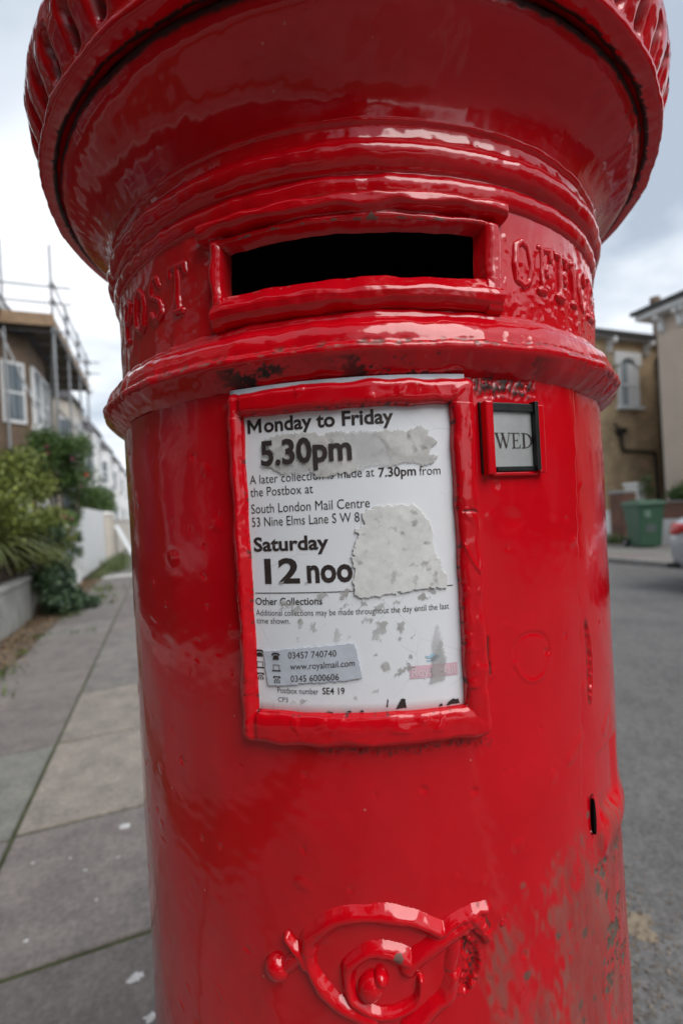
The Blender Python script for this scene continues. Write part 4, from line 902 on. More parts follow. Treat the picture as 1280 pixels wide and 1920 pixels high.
tufts('pavement_weeds', [(-1.25, 4.6, .7), (-1.3, 6.0, .5), (-.95, 6.0, .35), (-.8, 6.05, .3), (-1.15, 7.2, .8), (-.75, 8.0, .5), (-.95, 8.6, .9), (-1.0, 9.6, 1.1), (-1.2, 4.0, .8), (-1.27, 5.3, .5)], 8, label='small green weeds growing from the pavement joints')
for k, (x, y, s) in enumerate([(-1.15, 13.4, 1.9), (-1.25, 14.9, 2.1), (-1.3, 16.6, 2.0), (-1.35, 12.2, 1.2)]):
    rt = empty('grass_tuft', (x, y, 0)); tag(rt, ['clump of weeds at the white fence foot, nearest the crossing strip', 'middle clump of weeds below the white fence', 'far clump of weeds by the leaning white board', 'small low weeds at the near end of the white fence'][k], 'weed clump', 'weed clumps along the fence')
    o = tufts('blades', [(0, 0, s)], 20+k, h=.13, n=110, spread=.09, parent=rt)
    if 'category' in o: del o['category']
# gutter grit
def pebbles(g, n):
    r = np.abs(g.normal(0, .12, n)); return np.stack([.78+r*1.2, g.uniform(.2, 6, n), np.full(n, -.097)], -1)
scatter('road_grit', 5000, lambda g, n: np.stack([.76+np.abs(g.normal(.12, .28, n)), g.normal(1.25, .30, n), np.full(n, -.0975)], -1), .010, M['gravel'], flat=True, seed=9, label='brown grit and crumbs of leaf lying in the near gutter', cat='grit', aspect=1.2)
m_, nt_, b_ = newmat('grit_patch_mat'); 
o = splat(1.22, 1.08, .22, 90, simple('pale gutter silt', (.22, .175, .125), .95, .4, 30, .6, 90, bdist=.004), 'silt_patch', None, z=-.0985, k=40); tag(o, kind='structure')

# ------------------------------------------------------------------ left side gardens
w1 = MB().box(-1.86, -1.625, -4, 7.28, -.12, .50).box(-1.90, -1.605, -4, 7.30, .50, .56).build('garden_wall', M['render_wall'], bevel=.01)
tag(w1, 'low grey rendered garden wall beside the pavement at the left edge', 'wall')
t = empty('sleeper_planter', (-1.80, 2, .56)); tag(t, 'dark stained timber planter on the low grey garden wall', 'planter')
for i in range(3): MB().box(-.05, .05, 0, 5.2, .003+i*.155, .148+i*.155).build('sleeper', M['timber'], t, bevel=.008)
w2 = MB().box(-1.84, -1.60, 7.6, 11.3, -.12, 1.16).box(-1.88, -1.57, 7.6, 11.3, 1.16, 1.21).build('garden_wall', M['white_wall'], bevel=.01)
tag(w2, 'white rendered garden wall half covered with ivy', 'wall')
fe = empty('board_fence', (-1.62, 11.5, 0)); tag(fe, 'white vertical board fence beyond the ivy covered wall', 'fence')
for i in range(38): MB().box(-.012, .012, i*.125+.004, i*.125+.110, .06, 1.58+rs.uniform(-.01, .01)).build('board', M['white_paint'], fe)
MB().box(-.06, -.013, 0, 4.75, .35, .43).build('rail', M['white_paint'], fe); MB().box(-.06, -.013, 0, 4.75, 1.2, 1.28).build('rail', M['white_paint'], fe)
for i, y in enumerate((16.45, 17.7)):
    p = empty('gate_post', (-1.62, y, 0)); tag(p, ['square cream gate post at the end of the white fence', 'second cream gate post, just behind the leaning board'][i], 'gate post', 'cream gate posts')
    MB().box(-.15, .15, -.15, .15, -.1, 1.5).build('shaft', M['cream'], p); MB().box(-.18, .18, -.18, .18, 1.5, 1.58, .05).build('coping', M['white_wall'], p)
wl = MB().box(-1.75, -1.6, 17.95, 60, -.1, 1.30).box(-1.78, -1.57, 17.95, 60, 1.30, 1.36).build('garden_wall', M['cream']); tag(wl, 'cream garden wall running on beyond the gate posts', 'wall')
lb = MB().poly([(-1.07, 19.0, .002), (-1.0, 20.0, .002), (-1.52, 20.0, 1.12), (-1.58, 19.0, 1.12)], .02, (.9, 0, .4)).build('leaning_board', M['white_paint']); tag(lb, 'white sheet of board leaning against the far garden wall', 'board')

def shrub(name, label, cat, base, clumps, n, size, mat, stems, seed, flowers=(), shell=.5, group=None, aspect=1.6):
    r = empty(name, base); tag(r, label, cat, group)
    bx, by, bz = base; cl = [(c[0]-bx, c[1]-by, c[2]-bz)+tuple(c[3:]) for c in clumps]
    fo = scatter('foliage', n, clump_rel(cl, shell), size, mat, None, seed=seed, parent=r, aspect=aspect)
    b = MB(); g = random.Random(seed)
    for i in range(stems):
        c = g.choice(cl); e_ = Vector((c[0]+g.uniform(-.6, .6)*c[3], c[1]+g.uniform(-.6, .6)*c[4], c[2]+g.uniform(-.3, .6)*c[5])); a = Vector((g.uniform(-.08, .08), g.uniform(-.1, .1), 0)); mid = a.lerp(e_, .5)+Vector((g.uniform(-.08, .08), g.uniform(-.08, .08), .1))
        b.tube(a, mid, .016, 5, .011); b.tube(mid, e_, .011, 5, .004)
    b.build('stem', M['bark'], r)
    for (x, y, z, s, mm) in flowers:
        f = flower_mesh(mm, s); o = link('flower', f, r); o.location = (x-bx, y-by, z-bz)
    return r
def clump_rel(cs, shell):
    def fn(g, n):
        w_ = np.array([c[6] if len(c) > 6 else (c[3]*c[4]*c[5])**.8 for c in cs]); k = g.choice(len(cs), n, p=w_/w_.sum()); c = np.array([q[:6] for q in cs])[k]
        d = g.normal(size=(n, 3)); d /= np.linalg.norm(d, axis=1)[:, None]; r = (shell+(1-shell)*g.random(n))*g.uniform(.7, 1.15, n)
        return c[:, :3]+d*c[:, 3:]*r[:, None]
    return fn
def flower_mesh(mat, s):
    b = MB(); n = 8
    for k, (rr_, zz_) in enumerate(((s, 0), (s*.7, s*.35), (s*.4, s*.6))):
        for i in range(n):
            t = 2*pi*(i+.5*k)/n; b.quad((0, 0, zz_*.6), (rr_*cos(t-.35)*.8, rr_*sin(t-.35)*.8, zz_*1.1), (rr_*cos(t), rr_*sin(t), zz_*1.3), (rr_*cos(t+.35)*.8, rr_*sin(t+.35)*.8, zz_*1.1))
    me = bpy.data.meshes.new('flower'); me.from_pydata(b.v, [], b.f); me.materials.append(M[mat]); return me
gq = random.Random(12)
cl = []
for i in range(44):
    y = gq.uniform(5.8, 9.4); t_ = (y-5.8)/3.6; z = gq.uniform(1.0, 1.75+.80*t_); x = -2.05+gq.uniform(-.45, .42)
    cl.append((x, y, z, gq.uniform(.2, .38), gq.uniform(.22, .42), gq.uniform(.18, .36)))
for i in range(16): cl.append((gq.uniform(-1.8, -1.35), gq.uniform(7.1, 8.9), gq.uniform(.75, 1.35), .22, .28, .2))
shrub('flowering_shrub', 'big loose olive green shrub with pink flowers behind the low grey wall', 'shrub', (-2.1, 7.8, .0), cl, 27000, .060, M['leaf_olive'], 46, 31,
      [(-1.59, 8.5, 2.42, .045, 'pinkflower'), (-1.55, 8.35, 2.30, .04, 'pinkflower'), (-1.39, 9.5, 2.35, .05, 'pinkflower'), (-1.30, 8.0, 1.30, .05, 'pinkflower'), (-1.24, 8.1, 1.27, .05, 'pinkflower'), (-1.36, 8.05, 1.31, .045, 'pinkflower'), (-1.9, 7.2, 1.9, .04, 'pinkflower')], shell=.35)
cl = [(gq.uniform(-2.2, -1.35), gq.uniform(10.0, 11.4), gq.uniform(1.8, 2.85), gq.uniform(.22, .38), gq.uniform(.25, .4), gq.uniform(.22, .38)) for i in range(20)]
cl += [(gq.uniform(-1.7, -1.3), gq.uniform(9.9, 11.3), gq.uniform(1.25, 1.8), .22, .25, .2) for i in range(4)]
shrub('climbing_rose', 'dark green climbing rose mounded over the white wall with one red bloom', 'shrub', (-1.8, 10.6, .0), cl, 13000, .06, M['leaf_green'], 26, 32, [(-1.20, 9.6, 2.06, .075, 'redflower'), (-1.33, 9.9, 1.9, .04, 'pinkflower')], shell=.35)
cl = []
for i in range(30):
    y = gq.uniform(7.0, 8.1); z = gq.uniform(.08, 1.1); x = -1.50+gq.uniform(-.12, .16)+(.28*(1-min(1, z/.45)) if gq.random() < .6 else 0); cl.append((x, y, z, .15, .17, .16))
cl += [(-1.15, 7.6, .12, .2, .25, .12), (-.98, 7.7, .08, .16, .2, .09), (-1.2, 7.3, .15, .16, .2, .15)]
shrub('ivy', 'dark ivy spilling over the end of the low grey wall onto the pavement', 'ivy', (-1.6, 7.45, .0), cl, 7500, .058, M['leaf_dark'], 14, 33, shell=.3, aspect=1.15)
cl = [(gq.uniform(-1.60, -1.52), gq.uniform(8.3, 10.9), gq.uniform(.2, 1.1), .07, .16, .15) for i in range(13)]
shrub('ivy', 'thin trails of ivy climbing the white rendered wall', 'ivy', (-1.56, 9.3, .0), cl, 1500, .055, M['leaf_dark'], 8, 34, shell=.3, aspect=1.15)
cl = [(-2.1+x_*.28, 17.2+y_*.55, 2.0+z_*.25, .32, .42, .30) for x_ in (-1, 0, 1) for y_ in range(7) for z_ in (-1, 0, 1)]
shrub('clipped_hedge', 'clipped rounded dark green hedge above the cream wall', 'hedge', (-2.1, 18.8, .0), cl, 12000, .07, M['leaf_green'], 18, 35, shell=.6)
# strap-leaved plant arching out of the planter
sp_ = empty('strap_leaf_plant', (-1.95, 6.7, .95)); tag(sp_, 'clump of long arching strap leaves leaning out over the timber planter', 'plant')
def strap_leaf(i):
    g = random.Random(500+i); a = g.uniform(-1.5, 1.2) if g.random() < .8 else g.uniform(0, 6.28); L_ = g.uniform(.55, 1.1); lift = g.uniform(.15, .62); w_ = g.uniform(.012, .024); V = []; F = []
    bx, by = g.uniform(-.12, .12), g.uniform(-.5, .5)
    for k in range(9):
        t_ = k/8; r = L_*t_; z = L_*(lift*t_*1.5-(.55+lift*.7)*t_*t_); ww = w_*(1-t_**3)*(.6+.4*min(1, t_*5)); px, py = -sin(a)*ww, cos(a)*ww
        V += [(bx+cos(a)*r-px, by+sin(a)*r-py, z+ww*.5), (bx+cos(a)*r, by+sin(a)*r, z), (bx+cos(a)*r+px, by+sin(a)*r+py, z+ww*.5)]
    for k in range(8): F += [(3*k, 3*k+1, 3*k+4, 3*k+3), (3*k+1, 3*k+2, 3*k+5, 3*k+4)]
    me = bpy.data.meshes.new('leaf'); me.from_pydata(V, [], F); me.shade_smooth(); tn = min(1, max(0, g.gauss(.45, .28)))
    at = me.attributes.new('tone', 'FLOAT', 'POINT'); at.data.foreach_set('value', np.full(len(V), tn, np.float32)); me.materials.append(M['strap']); link('leaf', me, sp_)
for i in range(70): strap_leaf(i)

# ------------------------------------------------------------------ terraced houses
def window(par, X, y0, y1, z0, z1, sd, bars=1, frame=None):
    """sash window in a wall that faces the street; sd=+1 faces +x"""
    fr = MB(); d = .07*sd; t_ = .07
    xa, xb = sorted((X+.015*sd, X+.09*sd))
    fr.box(xa, xb, y0, y0+t_, z0, z1).box(xa, xb, y1-t_, y1, z0, z1).box(xa, xb, y0+t_, y1-t_, z0, z0+t_).box(xa, xb, y0+t_, y1-t_, z1-t_, z1)
    fr.box(xa, xb-.02 if sd > 0 else xb, y0+t_, y1-t_, (z0+z1)/2-.03, (z0+z1)/2+.03)
    f = fr.build('window', frame or M['white_paint'], par)
    xa, xb = sorted((X+.01*sd, X+.04*sd)); MB().box(xa, xb, y0+t_, y1-t_, z0+t_, z1-t_).build('pane', M['glass'], f)
    xa, xb = sorted((X+.002*sd, X+.16*sd)); MB().box(xa, xb, y0-.06, y1+.06, z0-.11, z0-.003).build('sill', frame or M['white_paint'], f)
    return f
def house(name, label, X, y0, y1, sd, eave, wall, trim='white_paint', bay=True, door=True, ridge=1.7, group='terraced houses along the left side', depth=8.5, gable=True):
    """a Victorian terrace house; its front stands at X and faces sd"""
    r = empty(name, (0, 0, 0)); tag(r, label, 'house', group)
    Xb = X-depth*sd; a, b = sorted((X, Xb)); MB().box(a, b, y0+.01, y1-.01, -.1, eave).build('wall', wall, r)
    # roof, ridge along the street
    xo = X+.30*sd; xm = X-depth*.5*sd; rf = MB()
    v = [(xo, y0, eave), (xo, y1, eave), (xm, y1, eave+ridge), (xm, y0, eave+ridge), (Xb, y0, eave), (Xb, y1, eave)]; v2 = [(p[0], p[1], p[2]+.12) for p in v]
    rf.v = v+v2; rf.f = [(0, 1, 2, 3), (3, 2, 5, 4), (6, 9, 8, 7), (9, 10, 11, 8), (0, 6, 7, 1), (0, 3, 9, 6), (3, 4, 10, 9), (1, 7, 8, 2), (2, 8, 11, 5), (4, 5, 11, 10)]
    ro = rf.build('roof', M['slate'], r)
    MB().box(*sorted((xm-.4, xm+.4)), y0-.0+.02, y0+.55, eave+ridge-.5, eave+ridge+1.0).build('chimney', wall, ro)
    a, b = sorted((X+.005*sd, X+.30*sd)); MB().box(a, b, y0+.02, y1-.02, eave-.16, eave-.004).build('cornice', M['white_paint' if trim == 'brick' else trim], r)
    L_ = y1-y0; c0, c1 = y0+L_*.10, y0+L_*.55
    if bay:
        P_ = [(X, c0), (X+.62*sd, c0+.55), (X+.62*sd, c1-.55), (X, c1)]; bb = MB()
        top = eave-.55
        bb.poly([(p[0], p[1], -.1) for p in P_], top+.1, (0, 0, 1)); bo = bb.build('bay', wall if trim == 'brick' else M[trim], r)
        # pitched cap on the bay
        q = [(X-.05*sd, c0-.15), (X+.8*sd, c0+.45), (X+.8*sd, c1-.45), (X-.05*sd, c1+.15)]; ap = [(X-.02*sd, c0+.7, top+1.15), (X-.02*sd, c1-.7, top+1.15)]
        mesh('bay_roof', [(p[0], p[1], top+.003) for p in q]+ap, [(0, 1, 4), (1, 2, 5, 4), (2, 3, 5), (0, 4, 5, 3), (3, 2, 1, 0)], M['slate'], r)
        for z0, z1 in ((.9, 2.6), (3.75, 5.25)):
            window(r, X+.62*sd, c0+.62, (c0+c1)/2-.06, z0, z1, sd); window(r, X+.62*sd, (c0+c1)/2+.06, c1-.62, z0, z1, sd)
            for s0, (pa, pb) in enumerate(((P_[0], P_[1]), (P_[3], P_[2]))):      # side lights of the bay
                va = Vector((pa[0], pa[1], 0)); vb = Vector((pb[0], pb[1], 0)); dr = (vb-va); nn_ = Vector((dr.y, -dr.x, 0)).normalized()
                if nn_.y*(1 if s0 else -1) < 0: nn_ = -nn_
                for fr_, mt_, nm, o_ in ((.18, M['white_paint'], 'side_light', .03),):
                    p0 = va+dr*.2; p1 = va+dr*.85; pts = [tuple(p0+Vector((0, 0, z0))+nn_*.002), tuple(p1+Vector((0, 0, z0))+nn_*.002), tuple(p1+Vector((0, 0, z1))+nn_*.002), tuple(p0+Vector((0, 0, z1))+nn_*.002)]
                    sl = MB().poly(pts, .035, nn_).build('side_light', M['white_paint'], r)
                    p0 = va+dr*.27; p1 = va+dr*.78
                    for za_, zb_ in ((z0+.08, (z0+z1)/2-.03), ((z0+z1)/2+.03, z1-.08)):
                        pts = [tuple(p0+Vector((0, 0, za_))+nn_*.038), tuple(p1+Vector((0, 0, za_))+nn_*.038), tuple(p1+Vector((0, 0, zb_))+nn_*.038), tuple(p0+Vector((0, 0, zb_))+nn_*.038)]; MB().poly(pts, .006, nn_).build('pane', M['glass'], sl)
    e0 = y0+L_*.66
    window(r, X, e0, e0+L_*.17, 3.85, 5.25, sd)
    if door:
        a, b = sorted((X+.004*sd, X+.06*sd)); dn = MB().box(a, b, e0, e0+.95, 0, 2.1).build('door', simple('painted door', (.06, .09, .12), .4), r)
        a, b = sorted((X+.061*sd, X+.075*sd)); MB().box(a, b, e0+.15, e0+.80, 1.15, 1.95).build('door_glass', M['glass'], dn)
    xp = X+.08*sd; MB().tube((xp, y1-.25, 0), (xp, y1-.25, eave-.1), .05).build('downpipe', M['pipe'], r)
    return r
LH = [(12.6, 19.2, 'brown_brick', 'brick', 'brown brick terraced house with white bay behind the scaffolding'), (19.2, 25.8, 'cream', 'cream', 'cream painted terraced house just past the scaffolding'), (25.8, 32.4, 'white_wall', 'white_paint', 'white terraced house with pitched bay roof, first clear of the scaffolding'),
      (32.4, 39.0, 'stock_brick', 'white_paint', 'terraced house of pale brick with white bay, second beyond the scaffolding'), (39, 45.6, 'white_wall', 'white_paint', 'white terraced house, third beyond the scaffolding'), (45.6, 52.2, 'cream', 'white_paint', 'cream terraced house far along the left side of the street'), (52.2, 58.8, 'white_wall', 'white_paint', 'white terraced house far along the street, next after the far cream one'), (58.8, 66, 'stock_brick', 'white_paint', 'last brick terraced house before the street bends out of view')]
for y0, y1, wm, tm, lb_ in LH: house('terraced_house', lb_, -3.5, y0, y1, 1, 6.5, M[wm], tm)
# unseen houses added beside and behind the viewer, dark brick to mute gloss reflections
for k, (wm, lb_) in enumerate([('brown_brick', 'brown brick terraced house nearest the scaffolding on this side of it'), ('brown_brick', 'brown brick terraced house opposite the parked car'), ('brown_brick', 'brown brick terraced house just behind the viewer'), ('brown_brick', 'brown brick terraced house second behind the viewer'), ('brown_brick', 'brown brick terraced house far behind the viewer')]):
    house('terraced_house', lb_, -3.9, 5.9-6.6*k, 12.5-6.6*k, 1, 6.5, M[wm], 'brick')
for k, lb_ in enumerate(['brown brick house across the road, next behind the rendered one', 'brown brick house across the road, second behind the rendered one', 'brown brick house across the road, third behind the rendered one', 'brown brick house across the road, furthest behind the viewer']):
    house('terraced_house', lb_, 12.6, -8.0-6.6*k, -1.4-6.6*k, -1, 6.5, M['brown_brick'], 'brick', group='houses across the road behind the viewer')
# scaffolding on the first house
sf = empty('scaffold', (0, 0, 0)); tag(sf, 'galvanised tube scaffold with a boarded platform at the eaves of the brown brick house', 'scaffold')
PZ = 6.06; X0, X1 = -3.42, -2.2
for y in (13.23, 15.2, 17.2, 19.1):
    for x in (X1, X0+.05):
        if x != X1 and y != 13.23: continue
        x_ = x if x == X1 else -3.22; MB().tube((x_, y, 0), (x_, y, 8.05 if y < 14 else 7.35), .032).build('standard', M['galv'], sf)
for y in (13.23, 19.1):
    for z in (6.65, 7.05): MB().tube((X0-.2, y+.06, z), (X1+.42, y+.06, z), .024).build('guard_rail', M['galv'], sf)
for z in (6.65, 7.05, 5.95): MB().tube((X1+.06, 13.0, z), (X1+.06, 19.5, z), .024).build('ledger', M['galv'], sf)
for z in (4.0, 2.1): MB().tube((X1+.06, 13.0, z), (X1+.06, 19.5, z), .024).build('ledger', M['galv'], sf)
for y in (13.35, 14.3, 15.3, 16.3, 17.3, 18.3, 19.0): MB().tube((X0, y, PZ-.09), (X1+.2, y, PZ-.09), .024).build('transom', M['galv'], sf)
MB().tube((X1-.04, 13.3, PZ-.1), (X0+.2, 17.6, 2.6), .024).build('brace', M['galv'], sf); MB().tube((X0+.1, 13.25, 5.9), (X1-.05, 13.25, 3.0), .024).build('brace', M['galv'], sf)
for i in range(5): MB().box(X0+.02+i*.24, X0+.25+i*.24, 13.15, 19.2, PZ-.04, PZ).build('scaffold_board', M['board_dark'], sf)
MB().box(X0, X1+.04, 13.10, 13.14, PZ-.03, PZ+.26).build('toe_board', M['board'], sf); MB().box(X1+.01, X1+.04, 13.15, 19.2, PZ+.003, PZ+.2).build('toe_board', M['board'], sf)
for y in (13.23, 15.2, 17.2, 19.1):
    for z in (PZ-.09, 7.05, 6.65): MB().box(X1-.05, X1+.09, y-.05, y+.05, z-.05, z+.05).build('coupler', M['galv'], sf, bevel=.01)

# ------------------------------------------------------------------ right side houses
th = empty('end_house', (0, 0, 0)); tag(th, 'yellow and brown brick house whose end wall has one tall white window and black pipes', 'house')
TX, TY = 12.45, 10.6; EV = 5.98
MB().box(TX, TX+9, TY, TY+8.6, -.1, EV).build('wall', M['stock_brick'], th)
# low hipped roof with overhanging eaves
o_ = .42; x0, x1, y0, y1 = TX-o_+.1, TX+9+o_, TY-o_+.15, TY+8.6+o_
mesh('roof', [(x0, y0, EV+.14), (x1, y0, EV+.14), (x1, y1, EV+.14), (x0, y1, EV+.14), (x0+3, y0+3, EV+1.3), (x1-3, y0+3, EV+1.3), (x1-3, y1-3, EV+1.3), (x0+3, y1-3, EV+1.3)], [(0, 1, 5, 4), (1, 2, 6, 5), (2, 3, 7, 6), (3, 0, 4, 7), (4, 5, 6, 7), (3, 2, 1, 0)], M['slate'], th)
MB().box(x0+.02, x1-.02, y0+.02, y1-.02, EV+.004, EV+.136).build('soffit', M['soffit'], th)
gt = MB().box(x0-.08, x1+.08, y0-.09, y0+.015, EV+.08, EV+.17).box(x0-.08, x0+.015, y0, y1, EV+.08, EV+.17).build('gutter', M['pipe'], th)
for bx in (12.95, 14.55):
    b = MB().poly([(bx-.06, TY-.003, EV-.0), (bx-.06, TY-.32, EV-.0), (bx-.06, TY-.30, EV-.13), (bx-.06, TY-.14, EV-.2), (bx-.06, TY-.11, EV-.36), (bx-.06, TY-.003, EV-.44)], .12, (1, 0, 0)).build('bracket', M['white_paint'], th)
wx0, wx1, wz0, wz1 = 13.36, 14.06, 3.98, 5.28
wn = MB().box(wx0-.1, wx0-.003, TY-.06, TY-.003, wz0, wz1+.1).box(wx1+.003, wx1+.1, TY-.06, TY-.003, wz0, wz1+.1).poly([(wx0-.20, TY-.003, wz1-.05), (wx0-.20, TY-.003, wz1+.36), (wx1+.20, TY-.003, wz1+.36), (wx1+.20, TY-.003, wz1-.05), (wx1+.0, TY-.003, wz1-.05), (wx1-.10, TY-.003, wz1+.10), (wx1-.25, TY-.003, wz1+.17), (wx0+.25, TY-.003, wz1+.17), (wx0+.10, TY-.003, wz1+.10), (wx0, TY-.003, wz1-.05)], .09, (0, -1, 0)).build('window', M['white_paint'], th)
MB().box(wx0-.002, wx1+.002, TY-.012, TY-.004, wz0, wz1+.16).build('pane', simple('pane with net curtain', (.34, .39, .42), .15, .1, 4), wn)  # glass given a pale colour all over
MB().box(wx0+.36, wx1, TY-.035, TY-.013, wz0+.02, wz1+.0).build('blind', M['white_paint'], wn)
MB().box(wx0, wx1, TY-.05, TY-.036, (wz0+wz1)/2-.04, (wz0+wz1)/2+.04).box(wx0, wx0+.06, TY-.05, TY-.036, wz0, wz1).build('sash_bar', M['white_paint'], wn)
MB().box(wx0-.18, wx1+.18, TY-.16, TY-.003, wz0-.12, wz0-.003).build('sill', M['white_paint'], wn)
MB().path([(15.20, TY-.10, EV+.02), (15.18, TY-.10, 5.75), (14.98, TY-.10, 5.42), (15.02, TY-.10, 3.4), (15.05, TY-.10, 0)], .055).build('downpipe', M['pipe'], th)
MB().path([(13.0, TY-.06, 3.42), (13.20, TY-.08, 3.25)], .025).build('overflow_pipe', M['pipe'], th)
MB().box(13.08, 13.33, TY-.22, TY-.003, 3.10, 3.27).build('hopper', M['pipe'], th)
MB().path([(13.2, TY-.10, 3.15), (13.24, TY-.10, 2.68), (13.32, TY-.10, 2.6), (14.55, TY-.10, 2.54), (14.66, TY-.10, 2.45), (14.70, TY-.10, .0)], .045).build('waste_pipe', M['pipe'], th)
MB().box(12.90, 13.02, TY-.05, TY-.003, 4.85, 4.97).build('air_brick', M['pipe'], th)
MB().box(15.10, 15.32, TY-.26, TY-.003, 1.6, 3.6).build('pipe_casing', M['pipe'], th)

bh = empty('rendered_house', (0, 0, 0)); tag(bh, 'tall beige rendered house with white bracketed eaves at the right edge', 'house')
BX, BY = 13.3, 9.30; BE = 6.15
MB().box(BX, BX+9, -1, BY, -.1, BE).build('wall', M['beige'], bh)
x0, x1, y0, y1 = BX-.42, BX+9.4, -1.4, BY+.36
mesh('roof', [(x0, y0, BE+.22), (x1, y0, BE+.22), (x1, y1, BE+.22), (x0, y1, BE+.22), (x0+3, y0+3, BE+1.7), (x1-3, y0+3, BE+1.7), (x1-3, y1-3, BE+1.7), (x0+3, y1-3, BE+1.7)], [(0, 1, 5, 4), (1, 2, 6, 5), (2, 3, 7, 6), (3, 0, 4, 7), (4, 5, 6, 7), (3, 2, 1, 0)], M['slate'], bh)
MB().box(x0+.02, x1-.02, y0+.02, y1-.02, BE+.004, BE+.215).build('soffit', M['white_paint'], bh)
MB().box(x0-.09, x0+.015, y0, y1+.05, BE+.15, BE+.26).build('gutter', M['pipe'], bh)
for y in (9.12, 8.60, 8.42, 6.6, 6.42, 4.6, 4.42):
    MB().poly([(BX-.003, y-.07, BE), (BX-.34, y-.07, BE), (BX-.32, y-.07, BE-.12), (BX-.16, y-.07, BE-.20), (BX-.13, y-.07, BE-.42), (BX-.003, y-.07, BE-.5)], .14, (0, 1, 0)).build('bracket', M['white_paint'], bh)
for k in range(3): window(bh, BX, 6.7-2.6*k, 7.7-2.6*k, 3.7, 5.2, -1); window(bh, BX, 6.7-2.6*k, 7.7-2.6*k, .9, 2.6, -1)
for k in range(0): MB().box(BX-.02, BX-.002, BY-.30 if k % 2 else BY-.42, BY-.0, BE-.55-k*.62, BE-.0-k*.62-.03).build('quoin', M['beige'], bh)
vp = MB().tube((20.0, 14.0, 6.5), (20.0, 14.0, 9.35), .13, 10).tube((20.0, 14.0, 9.3), (20.0, 14.0, 9.55), .20, 10).build('chimney_pot', M['brown_brick'], th)

# ------------------------------------------------------------------ right side gardens
pr_ = empty('gate_pier', (11.25, 9.0, 0)); tag(pr_, 'old red brick gate pier beside the green wheelie bin', 'gate pier')
b = 0
for c in range(17):
    z = .0+c*.075
    for k in range(2):
        if c % 2: q = [(-.23+k*.235, -.005+k*.235, -.20, .20)]
        else: q = [(-.23, .23, -.20+k*.205, -.005+k*.205)]
        for xa, xb, ya, yb in q: MB().box(xa, xb, ya, yb, z+.004, z+.070).build('brick', M['red_brick'], pr_)
MB().box(-.222, .222, -.192, .192, -.1, 1.275).build('mortar', M['concrete'], pr_)
MB().box(-.27, .27, -.24, .24, 1.28, 1.36, .03).build('coping', M['kerb'], pr_)
s_ = empty('marker_plate', (11.10, 8.795, .86)); tag(s_, 'small orange marker plate fixed to the brick gate pier', 'sign')
MB().box(-.085, .085, -.02, .0, -.12, .12).build('plate', M['orange'], s_, bevel=.006); MB().tube((0, -.028, .09), (0, -.02, .09), .008).build('screw', M['galv'], s_); MB().tube((0, -.028, -.09), (0, -.02, -.09), .008).build('screw', M['galv'], s_)
w3 = MB().box(11.05, 11.25, 9.21, 40, -.12, .78).box(11.02, 11.28, 9.21, 40, .78, .84).build('garden_wall', M['white_wall']); tag(w3, 'white garden wall running on behind the red brick pier', 'wall')
w4 = empty('garden_wall', (11.65, 2, 0)); tag(w4, 'garden wall right of the green bin, white below and brick above', 'wall')
MB().box(0, .22, 0, 6.78, -.12, .58).build('plinth', M['white_wall'], w4); MB().box(.01, .21, 0, 6.77, .583, .98).build('brickwork', M['red_brick'], w4); MB().box(-.03, .25, 0, 6.78, .983, 1.03).build('coping', M['kerb'], w4)
w5 = MB().box(11.60, 12.00, 8.95, 9.20, -.1, 1.48).box(11.56, 12.04, 8.91, 9.24, 1.48, 1.54).build('side_wall', M['white_wall']); tag(w5, 'white painted stub of side wall standing behind the green bin', 'wall')
cl = [(gq.uniform(12.0, 12.7), gq.uniform(6.3, 8.5), gq.uniform(1.1, 1.62), .25, .3, .24) for i in range(14)]
shrub('garden_shrub', 'bushy green shrub above the brick topped wall at the right edge', 'shrub', (12.3, 7.4, 0), cl, 6500, .065, M['leaf_green'], 16, 41, shell=.35)
cl = [(gq.uniform(11.8, 12.2), gq.uniform(8.6, 9.2), gq.uniform(1.2, 1.65), .15, .18, .16) for i in range(6)]
shrub('garden_shrub', 'small pale green shrub in front of the white side wall', 'shrub', (12.0, 8.7, 0), cl, 1300, .06, M['leaf_grass'], 8, 42, shell=.35)
r = empty('weed_patch', (11.0, 8.65, 0)); tag(r, 'bright green weeds at the foot of the brick gate pier', 'weeds')
o = tufts('blades', [(-.25, .25, 1.4), (-.05, .1, 1.0)], 55, h=.2, n=130, spread=.07, parent=r)
if 'category' in o: del o['category']

# wheelie bin
bn = empty('wheelie_bin', (10.42, 7.85, 0), radians(-22)); tag(bn, 'green wheelie bin standing on the far pavement', 'wheelie bin')
def frustum(x0, x1, y0, y1, z0, X0_, X1_, Y0_, Y1_, z1):
    b = MB(); b.v = [(x0, y0, z0), (x1, y0, z0), (x1, y1, z0), (x0, y1, z0), (X0_, Y0_, z1), (X1_, Y0_, z1), (X1_, Y1_, z1), (X0_, Y1_, z1)]
    b.f = [(0, 3, 2, 1), (4, 5, 6, 7), (0, 1, 5, 4), (1, 2, 6, 5), (2, 3, 7, 6), (3, 0, 4, 7)]; return b
frustum(-.235, .235, -.28, .20, .03, -.29, .29, -.36, .30, .98).build('tub', M['bin'], bn, bevel=.03)
frustum(-.305, .305, -.375, .315, .935, -.31, .31, -.38, .32, .99).build('rim', M['bin'], bn, bevel=.01)
ld = frustum(-.325, .325, -.42, .34, .993, -.29, .29, -.36, .32, 1.055).build('lid', M['bin'], bn, bevel=.025)
frustum(-.22, .22, -.32, .28, 1.056, -.18, .18, -.27, .24, 1.085).build('lid_crown', M['bin'], ld, bevel=.012)
MB().tube((-.27, .40, 1.0), (.27, .40, 1.0), .018).box(-.27, -.22, .31, .40, .97, 1.01).box(.22, .27, .31, .40, .97, 1.01).build('handle', M['trim'], bn)
